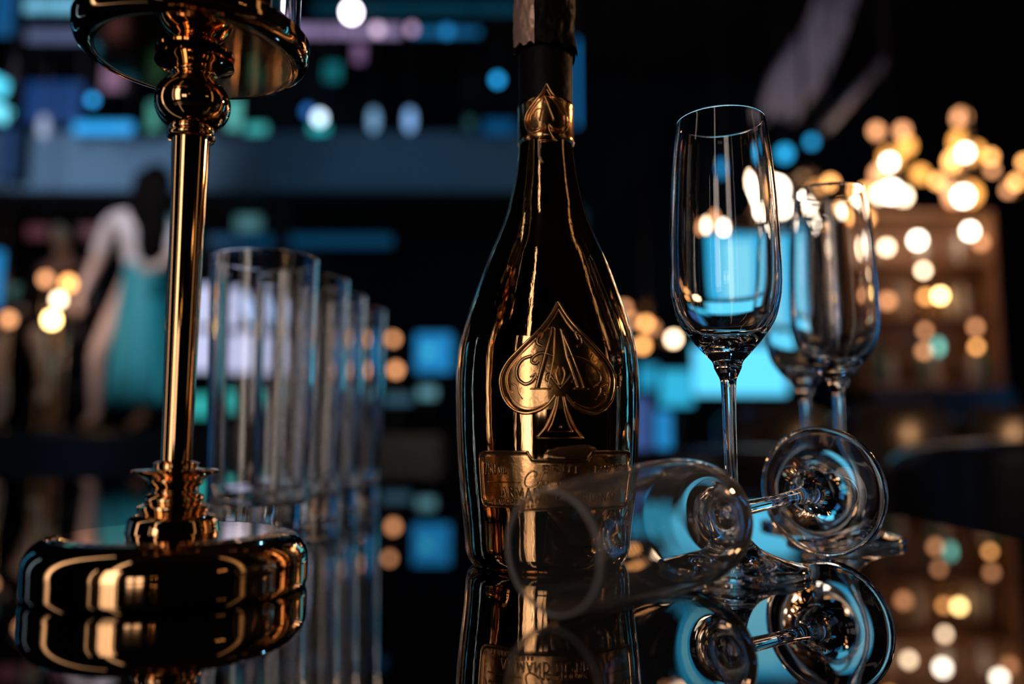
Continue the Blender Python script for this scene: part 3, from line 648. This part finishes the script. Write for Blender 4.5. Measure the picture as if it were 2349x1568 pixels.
def led_bar(name, label, px0, px1, py, D, hgt, col, s, depth=.05, cat='light bar', rod=True, tilt=0, group=None):
    a, b = P(px0, py, D), P(px1, py, D); c = (a + b) / 2; w_ = (b - a).length
    t = thing(name, label, cat, c, group, (0, R(tilt), 0))
    MB().box((0, .03, 0), (w_ + .02, depth, hgt + .02), bev=.006).build('housing', M['black'], t, smooth=False)
    MB().box((0, -.005, 0), (w_, .03, hgt), bev=.006).build('diffuser', E(f'{name}_{px0}_{py}', col, s), t, smooth=False)
    if rod:
        iv = Matrix.Rotation(-R(tilt), 3, 'Y')
        for sx in (-.4, .4):
            p0 = Vector((sx * w_, .03, hgt / 2)); w0 = Matrix.Rotation(R(tilt), 3, 'Y') @ p0; p1 = iv @ Vector((w0.x, w0.y, ZC - c.z))
            MB().tube([p0, p1], .006, 6).build('rod', M['black'], t)
    return t
led_bar('light_bar', 'long pale cyan light bar at the top left corner', 55, 330, 14, 7.6, .12, (.18, .55, .80), 1.0)
led_bar('light_bar', 'grey-violet light bar below the cyan one at the top left', 62, 330, 82, 7.4, .12, (.10, .13, .25), .8)
led_bar('light_bar', 'dim blue light bar left of the cyan one at the corner', -40, 40, 20, 7.0, .5, (.01, .13, .35), .6)
led_bar('light_bar', 'bright cyan stage light bar at the left edge, upper one', -60, 22, 190, 6.0, .13, (.08, .62, .85), 1.6, tilt=28)
led_bar('light_bar', 'bright cyan stage light bar at the left edge, lower one', -60, 26, 250, 6.4, .12, (.10, .66, .85), 1.7, tilt=28)
led_bar('light_bar', 'wide blue light bar on the balcony edge left of the gold ball', 170, 305, 294, 7.5, .11, (.02, .36, .85), 1.2)
led_bar('light_bar', 'deep blue light panel above the wide blue bar', 60, 190, 235, 7.9, .42, (.0, .05, .22), .7)
led_bar('light_bar', 'dark blue light panel behind the oval grey-blue lamp', 0, 40, 350, 7.7, .5, (.0, .05, .18), .7)
led_bar('light_bar', 'long violet light bar behind the white glare', 640, 920, 72, 7.45, .10, (.30, .22, .42), 1.0)
led_bar('light_bar', 'faint blue light bar at the right end of the upper row', 940, 1100, 74, 7.6, .06, (.01, .16, .38), .8)
led_bar('light_bar', 'thin teal light bar at the top edge left of the bottle', 720, 1190, 20, 7.95, .12, (.0, .05, .09), .6)
led_bar('light_bar', 'dusty pink light panel hanging under the tray', 236, 284, 178, 6.7, .22, (.24, .13, .22), .9)
led_bar('light_bar', 'small violet light panel below the white glare', 812, 836, 122, 6.75, .16, (.20, .10, .24), .9)
led_bar('light_bar', 'green light panel left of the gold ball', 340, 366, 268, 7.2, .26, (.06, .30, .24), .9)
led_bar('light_bar', 'pale green light panel right of the gold ball', 520, 552, 262, 7.35, .28, (.10, .45, .42), 1.0)
led_bar('light_bar', 'low green light bar right of the pale green panel', 565, 612, 296, 6.8, .08, (.05, .42, .42), 1.0)
led_bar('light_bar', 'teal light panel above the paired oval lamps', 745, 780, 165, 7.1, .16, (.0, .15, .18), .9)
led_bar('light_bar', 'green cup shaped light under the brightest balcony lamp', 712, 752, 296, 6.9, .07, (.02, .42, .45), 1.2)
led_bar('light_bar', 'blue light bar touching the left side of the bottle neck', 1110, 1180, 292, 7.6, .14, (.0, .06, .17), .9)
led_bar('light_bar', 'faint teal light panel left of the bottle neck', 1068, 1086, 282, 7.5, .10, (.02, .08, .09), .8)
led_bar('light_bar', 'thin upright blue light tube along the right side of the bottle neck', 1319, 1325, 190, 6.6, .75, (.01, .22, .6), 1.3)
led_bar('light_bar', 'dim teal light panel below the balcony beside the row of glasses', 540, 600, 512, 8.6, .16, (.06, .20, .22), .8)
led_bar('light_bar', 'dim blue light strip below the balcony', 480, 900, 552, 8.4, .12, (.0, .05, .12), .7)
led_bar('light_bar', 'faint green strip light at the far left above the lamps', 10, 110, 668, 7.8, .12, (.06, .14, .12), .7)
led_bar('light_bar', 'red-brown strip light behind the seated person', 62, 240, 532, 8.0, .13, (.09, .02, .025), .8)
led_bar('light_bar', 'blue light tube at the left edge of the photo', -20, 4, 640, 5.0, .35, (.01, .25, .6), 1.0)

# screens
def screen(name, label, px0, px1, py0, py1, D, col, s, base=0.0, cat='screen', inner=None, fw=.1):
    a, b = P(px0, py0, D), P(px1, py1, D)
    x0, x1, z1, z0 = a.x, b.x, a.z, b.z; w_, h_ = x1 - x0, z1 - z0
    t = thing(name, label, cat, ((x0 + x1) / 2, D, base)); o = base
    MB().box((0, .035, (z0 + z1) / 2 - o), (w_ + .03, .05, h_ + .03), bev=.008).build('frame', M['black'], t, smooth=False)
    MB().box((0, 0, (z0 + z1) / 2 - o), (w_, .02, h_), bev=.002).build('panel', E(f'{name}_{px0}', col, s), t, smooth=False)
    if inner:
        q0, q1, r0, r1, c2, s2_ = inner; a, b = P(q0, r0, D), P(q1, r1, D)
        MB().box(((a.x + b.x) / 2 - (x0 + x1) / 2, -.012, (a.z + b.z) / 2 - o), (b.x - a.x, .01, a.z - b.z), bev=.002).build('picture', E(f'{name}_in_{px0}', c2, s2_), t, smooth=False)
    MB().tube([(0, .035, z0 - o - .01), (0, .035, .01)], .012).build('post', M['black'], t); MB().box((0, .035, .006), (fw, .07, .012), bev=.003).build('foot', M['black'], t, smooth=False)
    return t
screen('led_screen', 'tall bright cyan screen behind the upright flute', 1600, 1812, 540, 770, 5.0, (.02, .46, .82), 1.1, inner=(1650, 1765, 560, 765, (.20, .72, .95), 1.1))
screen('led_screen', 'wide pale cyan screen glowing below the bowl of the upright flute', 1590, 1805, 795, 905, 4.7, (.10, .66, 1.0), 1.3)
screen('led_screen', 'blue screen low between bottle and upright flute', 1515, 1588, 850, 930, 4.55, (.02, .46, .74), 1.0)
screen('led_column', 'slim blue light column right beside the bottle', 1505, 1540, 942, 1040, 4.35, (.01, .26, .62), .95, cat='light')
screen('led_screen', 'dim violet-blue screen touching the right side of the bottle', 1440, 1494, 912, 1030, 4.2, (.04, .10, .32), .8)
screen('led_screen', 'small blue screen right above the violet-blue one by the bottle', 1466, 1510, 838, 892, 5.2, (.02, .36, .62), .9)
screen('led_screen', 'blue cube screen between the highball glasses and the bottle', 955, 1035, 765, 852, 6.5, (.01, .24, .58), .95, base=sz, inner=(972, 998, 795, 818, (.05, .50, .72), 1.0))
screen('led_screen', 'pale teal display below the blue cube screen', 962, 1000, 888, 912, 6.2, (.12, .33, .40), .9, base=sz)
screen('led_screen', 'dim teal panel left of the pale teal display', 880, 945, 905, 925, 6.0, (.03, .10, .15), .9, base=sz)
screen('led_screen', 'soft white-violet screen seen just right of the candlestick pole', 430, 500, 655, 745, 7.4, (.55, .58, .85), 1.1, base=sz)
led_bar('light_bar', 'slanted pale blue light bar seen through the nearest highball glass', 505, 585, 705, 7.7, .20, (.40, .58, .95), 1.0, tilt=40)
screen('led_screen', 'green screen seen low behind the nearest highball glass', 430, 560, 760, 850, 7.0, (.10, .48, .42), 1.0, base=sz)
screen('led_screen', 'small green panel above the stage floor right of the pole', 425, 485, 905, 955, 6.6, (.03, .40, .38), 1.0, base=sz)

# white fabric swag and pipe under the ceiling, right
def swag():
    t = thing('ceiling_drape', 'pale cloth drape sweeping down from the ceiling above the flutes', 'drape', (0, 0, 0))
    pts = [P(1930, -30, 6.6), P(1900, 60, 6.5), P(1870, 120, 6.4), P(1830, 190, 6.3), P(1790, 265, 6.2)]
    v = []; f = []; n = 14
    wd = [.16, .16, .2, .22, .16]
    for i, p in enumerate(pts):
        for k in range(n + 1):
            s_ = k / n - .5; v.append(p + Vector((s_ * wd[i] * 2, .05 * sin(k * 1.9 + i), .06 * cos(k * 1.3))))
    for i in range(len(pts) - 1):
        for k in range(n): o = i * (n + 1) + k; f.append((o, o + 1, o + n + 2, o + n + 1))
    MB().add(v, f).build('cloth', M['white_cloth'], t).modifiers.new('thick', 'SOLIDIFY').thickness = .01
    MB().tube([P(1930, -30, 6.6), Vector((P(1930, -30, 6.6).x + .02, 6.7, ZC))], .02).build('hook', M['steel'], t)
swag()
t = thing('ceiling_pipe', 'slim violet-grey pipe slanting down from the ceiling at the upper right', 'pipe', (0, 0, 0))
MB().tube([P(2030, 140, 6.0), P(1955, 225, 6.0), P(1890, 300, 6.0)], .035, 14).build('pipe', M['steel'], t)
MB().tube([P(2030, 140, 6.0), Vector((P(2030, 140, 6).x, 6.0, ZC))], .008, 8).build('hanger', M['black'], t)
MB().tube([P(1895, 292, 6.0), Vector((P(1895, 292, 6).x, 6.0, ZC))], .008, 8).build('hanger', M['black'], t)

# ------------------------------------------------------------------ back bar at the right
DB = 6.0
bx0, bx1 = P(2000, 700, DB).x, P(2318, 700, DB).x; bw = bx1 - bx0; bc = (bx0 + bx1) / 2
zt = P(2100, 472, DB).z
bar = thing('back_bar', 'brown lit back bar shelving with bottles at the right', 'cabinet', (bc, DB + .3, 0))
MB().box((0, .16, zt / 2), (bw, .03, zt)).build('back_panel', M['wood'], bar, smooth=False)
for sx in (-1, 1): MB().box((sx * (bw / 2 - .015), 0, zt / 2), (.03, .34, zt), bev=.003).build('side_panel', M['wood'], bar, smooth=False)
shz = [P(2150, 878, DB).z, P(2150, 718, DB).z, P(2150, 590, DB).z]
for z in shz + [zt]: MB().box((0, 0, z - .015), (bw - .06, .32, .03), bev=.003).build('shelf', M['wood'], bar, smooth=False)
MB().box((0, -.05, (shz[0] - .03) / 2), (bw, .44, shz[0] - .03), bev=.005).build('cupboard', M['black'], bar, smooth=False)
bprf = [(.0005, 0), (.034, 0), (.037, .004), (.037, .17), (.030, .20), (.014, .225), (.012, .28), (.015, .282), (.015, .298), (.0005, .300)]
bm = {}
sb = [(2045, 0, 'bottle_green', 1.25), (2075, 0, 'bottle_pale', .9), (2122, 0, 'bottle_dark', 1.1), (2150, 0, 'bottle_green', 1.2), (2178, 0, 'bottle_pale', 1.0), (2236, 0, 'bottle_dark', 1.1), (2268, 0, 'bottle_pale', 1.0), (2292, 0, 'bottle_green', 1.1),
      (2030, 1, 'bottle_dark', 1.0), (2060, 1, 'bottle_dark', .9), (2110, 1, 'bottle_pale', 1.05), (2140, 1, 'bottle_dark', .95), (2185, 1, 'bottle_dark', .9), (2225, 1, 'bottle_pale', .95), (2255, 1, 'bottle_pale', 1.0), (2285, 1, 'bottle_dark', .95),
      (2035, 2, 'bottle_pale', .8), (2080, 2, 'bottle_dark', .85), (2165, 2, 'bottle_pale', .8), (2195, 2, 'bottle_dark', .8), (2250, 2, 'bottle_pale', .85), (2280, 2, 'bottle_dark', .8)]
kindn = {'bottle_green': 'green', 'bottle_pale': 'pale', 'bottle_dark': 'dark amber'}; shn = ['lowest', 'middle', 'upper']
protoB = {}
ordn = ['leftmost', 'second', 'third', 'fourth', 'fifth', 'sixth', 'seventh', 'last']; cnt = [0, 0, 0]
tot = [sum(1 for q_ in sb if q_[1] == k) for k in range(3)]
for px, k, mk, s_ in sorted(sb, key=lambda q_: q_[0]):
    loc = (P(px, 700, DB).x, DB + .26, shz[k] + .0015)
    o_ = ordn[cnt[k]] if cnt[k] < tot[k] - 1 else 'rightmost'; cnt[k] += 1
    lb = f'{kindn[mk]} liquor bottle, {o_ if "most" in o_ else o_ + " from the left"} on the {shn[k]} shelf of the back bar'
    if mk not in protoB:
        t = thing('liquor_bottle', lb, 'bottle', loc); MB().lathe(bprf[:-3], 20).build('body', M[mk], t); MB().lathe(bprf[-4:], 16).build('cap', M['black'], t); protoB[mk] = t
    else: t = dup(protoB[mk], loc, lb)
    t['group'] = 'liquor bottles on the back bar'; t.scale = (s_, s_, s_)
for px, py, kind, r, k, l in [(2105, 551, 'white', .036, 2, 'blazing white shelf lamp, left of the two brightest on the back bar'), (2225, 530, 'white', .034, 2, 'blazing white shelf lamp, right of the two brightest on the back bar'), (2034, 567, 'cream', .028, 2, 'cream shelf lamp at the left end of the back bar'),
                        (2118, 620, 'cream', .024, 2, 'cream shelf lamp below the left blazing one'), (2157, 678, 'yellow', .028, 1, 'yellow-white shelf lamp in the middle of the back bar'), (2124, 680, 'orange', .024, 1, 'orange shelf lamp left of the yellow-white one'),
                        (2036, 690, 'dim', .034, 1, 'soft orange shelf lamp at the left end of the middle shelf'), (2122, 758, 'dim', .024, 0, 'upper dim lamp of the left pair on the lowest shelf'), (2120, 805, 'dim', .028, 0, 'lower dim lamp of the left pair on the lowest shelf'),
                        (2238, 750, 'dim', .026, 0, 'upper peach lamp of the right pair on the lowest shelf'), (2240, 795, 'orange', .022, 0, 'lower peach lamp of the right pair on the lowest shelf'), (2250, 556, 'dim', .03, 2, 'soft peach lamp at the right end of the upper shelf')]:
    c = P(px, py, DB + .165)
    t = thing('shelf_lamp', l, 'lamp', c); col, s = BULB[kind]
    bulb_mb(r).build('globe', E('glow_' + kind, col, s), t)
    if py in (620, 758, 750):                       # these hang from the shelf above
        zs = min(z for z in shz if z > c.z) - .0305
        MB().lathe([(.005, r * 1.05), (.005, zs - c.z - .006), (.02, zs - c.z)], 12).build('hanger', M['table_edge'], t)
        continue
    zs = max([z for z in shz if z < c.z - r] or [shz[0]])
    MB().lathe([(.03, zs - c.z + .0005), (.03, zs - c.z + .006), (.005, zs - c.z + .012), (.005, -r * 1.1)], 12).build('stand', M['table_edge'], t)
t = thing('shelf_lamp', 'teal glowing lamp between the dim lamps of the lowest shelf', 'lamp', P(2152, 795, DB + .165))
b = bulb_mb(.024).build('globe', E('teal_glow', (.22, .75, .62), 2.6), t); b.scale = (1, 1, 1.8)
MB().lathe([(.03, shz[0] - t.location.z + .0005), (.03, shz[0] - t.location.z + .006), (.005, shz[0] - t.location.z + .012), (.005, -.04)], 12).build('stand', M['table_edge'], t)

# ------------------------------------------------------------------ seats
def barrel_chair(label, x, y, rz, top):
    t = thing('lounge_chair', label, 'chair', (x, y, 0), rot=(0, 0, rz))
    # curved padded back
    v = []; f = []; n = 32; prof = []
    th = .075; zb = .30
    ring = [(0, zb), (0, top - .045)] + [(th / 2 - th / 2 * cos(R(a)), top - .0375 + .0375 * sin(R(a))) for a in range(0, 181, 30)] + [(th, top - .045), (th, zb)]
    m = len(ring)
    for i in range(n + 1):
        a = R(-115 + 230 * i / n); drop = .05 * (abs(i / n - .5) * 2) ** 3
        for (q_, z) in ring:
            rr = .37 - q_; v.append((rr * sin(a), -rr * cos(a) * 1.0, z - (drop if z > .5 else 0)))
    for i in range(n):
        for k in range(m - 1): f.append((i * m + k, (i + 1) * m + k, (i + 1) * m + k + 1, i * m + k + 1))
    f.append(tuple(range(m))); f.append(tuple(reversed(range(n * m, n * m + m))))
    MB().add(v, f).build('backrest', M['leather'], t, sharp=60)
    MB().lathe([(.0005, .28), (.27, .28), (.285, .30), (.285, .42), (.26, .445), (.0005, .455)], 40).build('seat', M['leather'], t, sharp=60)
    for a in (45, 135, 225, 315): MB().tube([(.2 * cos(R(a)), .2 * sin(R(a)), .29), (.24 * cos(R(a)), .24 * sin(R(a)), 0)], [.018, .011]).build('leg', M['table_edge'], t)
barrel_chair('dark leather barrel chair with a lit top edge at the right of the table', 1.27, 1.95, R(0), .815)
barrel_chair('dark barrel chair behind the upright flute with a blue lit top edge', .60, 2.5, R(10), .79)
sf_ = thing('sofa', 'long dark sofa in front of the cyan screens', 'sofa', (1.75, 3.6, 0))
MB().box((0, 0, .26), (1.9, .8, .3), bev=.03).build('frame', M['leather'], sf_, smooth=False)
for i in range(4):
    MB().box((-.70 + i * .47, -.27, .66 + .012 * (i % 2)), (.46, .2, .56), bev=.06).build('back_cushion', M['leather'], sf_)
    MB().box((-.70 + i * .47, .08, .45), (.46, .55, .1), bev=.03).build('seat_cushion', M['leather'], sf_)
for sx in (-1, 1):
    MB().box((sx * .98, 0, .42), (.1, .8, .5), bev=.04).build('armrest', M['leather'], sf_)
    for sy in (-1, 1): MB().box((sx * .85, sy * .32, .055), (.05, .05, .11)).build('leg', M['table_edge'], sf_, smooth=False)

# ------------------------------------------------------------------ people on the stage
def skin_mesh(name, joints, edges, m, parent, sub=2):
    me = bpy.data.meshes.new(name); keys = list(joints); ix = {k: i for i, k in enumerate(keys)}
    me.from_pydata([joints[k][0] for k in keys], [(ix[a], ix[b]) for a, b in edges], []); me.materials.append(m)
    o = bpy.data.objects.new(name, me); COL.objects.link(o); o.parent = parent
    md = o.modifiers.new('skin', 'SKIN'); md.use_smooth_shade = True
    for i, k in enumerate(keys):
        r = joints[k][1]; me.skin_vertices[0].data[i].radius = r if isinstance(r, tuple) else (r, r)
    me.skin_vertices[0].data[0].use_root = True
    s_ = o.modifiers.new('sub', 'SUBSURF'); s_.levels = sub; s_.render_levels = sub
    return o
def chain(*a): return list(zip(a, a[1:]))
def hand(j, e, wrist, tip, side):
    """palm and five fingers from the wrist point, fingers pointing to tip direction"""
    wv = Vector(j[wrist][0]); d_ = (Vector(tip) - wv).normalized(); pz = Vector((0, 1, 0)); sx = d_.cross(pz).normalized()
    j['palm' + side] = (tuple(wv + d_ * .05), (.022, .016)); e.append((wrist, 'palm' + side))
    for i, (o, ln) in enumerate(((-.027, .06), (-.010, .072), (.008, .068), (.024, .052))):
        a = wv + d_ * .085 + sx * o; b = a + d_ * ln * .5 + pz * .008; c = a + d_ * ln + pz * .022
        for nme, q_, r in (('a', a, .009), ('b', b, .008), ('c', c, .0065)): j[f'f{side}{i}{nme}'] = (tuple(q_), r)
        e += [('palm' + side, f'f{side}{i}a')] + chain(f'f{side}{i}a', f'f{side}{i}b', f'f{side}{i}c')
    a = wv + d_ * .035 - sx * .034; b = a + d_ * .035 - sx * .018
    j[f't{side}a'] = (tuple(a), .010); j[f't{side}b'] = (tuple(b), .008); e += [('palm' + side, f't{side}a'), (f't{side}a', f't{side}b')]
def head(t, c, turn, m_skin, hair_long):
    """head with face features facing 'turn' (0 = towards -Y)"""
    rz = Matrix.Rotation(turn, 3, 'Z')
    hd = MB().ball((0, 0, 0), .1, 24, 18, (.78, .95, 1.18))
    for i, v in enumerate(hd.v):
        p = Vector(v)
        if p.z < 0: p.x *= 1 + p.z * 2.2; p.y *= 1 + p.z * 1.2
        hd.v[i] = p
    hd.ball((0, -.095, -.015), .016, 10, 8, (.8, 1.1, 1.4))
    for s_ in (-1, 1): hd.ball((s_ * .078, .005, -.01), .02, 8, 6, (.4, .8, 1.3))
    hd.ball((0, -.078, -.058), .018, 10, 6, (1.3, .6, .4))
    hd.v = [tuple(rz @ Vector(v) + Vector(c)) for v in hd.v]; o = hd.build('head', m_skin, t)
    ey = MB()
    for s_ in (-1, 1): ey.ball((s_ * .032, -.086, .008), .010, 8, 6)
    ey.v = [tuple(rz @ Vector(v) + Vector(c)) for v in ey.v]; ey.build('eyes', M['hair'], o)
    hr = MB().ball((0, .02, .025), .112, 24, 16, (.86, .92, 1.08))
    if hair_long:
        for k in range(9):
            a = R(-90 + 180 * k / 8); x_, y_ = .07 * sin(a), .05 + .05 * cos(a)
            hr.tube([(x_, y_, .06), (x_ * 1.25, y_ + .02, -.1), (x_ * 1.4, y_ + .03, -.28), (x_ * 1.2, y_ + .02, -.46), (x_ * .9, y_ + .01, -.56)], [.05, .052, .05, .036, .01], 10)
    hr.v = [tuple(rz @ Vector(v) + Vector(c)) for v in hr.v if True]; hr.build('hair', M['hair'], t)

WX, WY = P(325, 700, 5.4).x, 5.4
wm = thing('person', 'person on the stage with long dark hair, pale top and long teal skirt', 'person', (WX, WY, sz))
j = {'pelvis': ((0, 0, .95), (.15, .11)), 'waist': ((-.01, 0, 1.10), (.115, .085)), 'chest': ((-.05, -.02, 1.28), (.155, .10)), 'upper': ((-.03, 0, 1.40), (.13, .08)), 'neck': ((.03, -.01, 1.49), .048), 'skull': ((.06, -.02, 1.56), .05),
     'shL': ((-.22, -.02, 1.39), .056), 'elL': ((-.31, .0, 1.13), .042), 'wrL': ((-.36, -.08, .90), .028),
     'shR': ((.17, 0, 1.39), .052), 'elR': ((.22, -.05, 1.15), .040), 'wrR': ((.16, -.22, 1.02), .027),
     'hipL': ((-.09, 0, .90), .095), 'knL': ((-.22, -.10, .50), .060), 'anL': ((-.25, -.02, .10), .036), 'toL': ((-.26, -.16, .035), (.034, .022)),
     'hipR': ((.09, 0, .90), .095), 'knR': ((.06, -.02, .50), .058), 'anR': ((.03, .04, .10), .034), 'toR': ((.02, -.12, .035), (.034, .022))}
e = chain('pelvis', 'waist', 'chest', 'upper', 'neck', 'skull') + chain('upper', 'shL', 'elL', 'wrL') + chain('upper', 'shR', 'elR', 'wrR') + chain('pelvis', 'hipL', 'knL', 'anL', 'toL') + chain('pelvis', 'hipR', 'knR', 'anR', 'toR')
hand(j, e, 'wrL', (-.39, -.10, .7), 'L'); hand(j, e, 'wrR', (.10, -.4, 1.0), 'R')
skin_mesh('body', j, e, M['skin'], wm)
head(wm, (.07, -.0, 1.64), R(165), M['skin'], True)
jt = {k: (j[k][0], tuple(x * 1.10 + .006 for x in (j[k][1] if isinstance(j[k][1], tuple) else (j[k][1],) * 2))) for k in ('pelvis', 'waist', 'chest', 'upper', 'shL', 'elL', 'shR', 'elR')}
skin_mesh('blouse', jt, chain('pelvis', 'waist', 'chest', 'upper') + chain('upper', 'shL', 'elL') + chain('upper', 'shR', 'elR'), M['blouse'], wm)
v = []; f = []; n = 72; mz = 14
for k in range(mz + 1):
    t_ = k / mz; z = 1.08 - .92 * t_
    for i in range(n + 1):
        a = R(-75 + 300 * i / n)                      # open slit over the left leg
        r = .13 + .125 * t_ ** .8; r *= 1 + .07 * t_ * sin(a * 11)
        v.append((.03 + .05 * t_ + r * cos(a) * 1.1, r * .85 * sin(a), z))
for k in range(mz):
    for i in range(n): o = k * (n + 1) + i; f.append((o, o + 1, o + n + 2, o + n + 1))
# rotate so that the slit faces left and the lens
sk = MB().add([tuple(Matrix.Rotation(R(-62), 3, 'Z') @ Vector(p)) for p in v], f).build('skirt', M['skirt'], wm); sk.modifiers.new('thick', 'SOLIDIFY').thickness = .006

SX, SY = P(140, 700, 5.7).x, 5.7
pm = thing('person', 'person in dark clothes sitting at the left of the stage with bare shins showing', 'person', (SX, SY, sz))
hz = P(145, 545, 5.7).z - sz
j = {'pelvis': ((0, .05, .70), (.15, .12)), 'waist': ((0, .04, .86), (.13, .10)), 'chest': ((0, .02, hz - .42), (.16, .11)), 'upper': ((0, .0, hz - .24), (.12, .09)), 'neck': ((0, -.02, hz - .13), .05), 'skull': ((0, -.03, hz - .07), .05),
     'shL': ((-.18, 0, hz - .25), .055), 'elL': ((-.22, -.08, hz - .50), .045), 'wrL': ((-.10, -.28, .80), .030), 'shR': ((.18, 0, hz - .25), .055), 'elR': ((.24, -.06, hz - .50), .045), 'wrR': ((.16, -.28, .80), .030),
     'hipL': ((-.10, .02, .68), .09), 'knL': ((-.20, -.38, .60), .062), 'anL': ((-.14, -.36, .14), .036), 'toL': ((-.12, -.50, .06), (.036, .025)),
     'hipR': ((.10, .02, .68), .09), 'knR': ((.06, -.40, .64), .062), 'anR': ((.12, -.28, .28), .036), 'toR': ((.12, -.42, .20), (.036, .025))}
e = chain('pelvis', 'waist', 'chest', 'upper', 'neck', 'skull') + chain('upper', 'shL', 'elL', 'wrL') + chain('upper', 'shR', 'elR', 'wrR') + chain('pelvis', 'hipL', 'knL', 'anL', 'toL') + chain('pelvis', 'hipR', 'knR', 'anR', 'toR')
hand(j, e, 'wrL', (-.05, -.5, .74), 'L'); hand(j, e, 'wrR', (.12, -.5, .74), 'R')
skin_mesh('body', j, e, M['skin'], pm); head(pm, (0, -.03, hz), 0, M['skin'], False)
kk = ('pelvis', 'waist', 'chest', 'upper', 'shL', 'elL', 'wrL', 'shR', 'elR', 'wrR', 'hipL', 'knL', 'hipR', 'knR')
jt = {k: (j[k][0], tuple(x * 1.15 + .008 for x in (j[k][1] if isinstance(j[k][1], tuple) else (j[k][1],) * 2))) for k in kk}
skin_mesh('clothes', jt, chain('pelvis', 'waist', 'chest', 'upper') + chain('upper', 'shL', 'elL', 'wrL') + chain('upper', 'shR', 'elR', 'wrR') + chain('pelvis', 'hipL', 'knL') + chain('pelvis', 'hipR', 'knR'), M['darkcloth'], pm)
stl = thing('bar_stool', 'black stool under the seated person', 'stool', (SX, SY + .05, sz))
MB().lathe([(.0005, .48), (.19, .48), (.20, .495), (.20, .515), (.18, .53), (.0005, .53)], 32).build('seat', M['leather'], stl, sharp=60)
for a in (45, 135, 225, 315): MB().tube([(.13 * cos(R(a)), .13 * sin(R(a)), .485), (.2 * cos(R(a)), .2 * sin(R(a)), 0)], .014).build('leg', M['black'], stl)
MB().tube([(.17 * cos(R(a)), .17 * sin(R(a)), .22) for a in range(0, 361, 15)], .008, 8, caps=False).build('foot_ring', M['black'], stl)
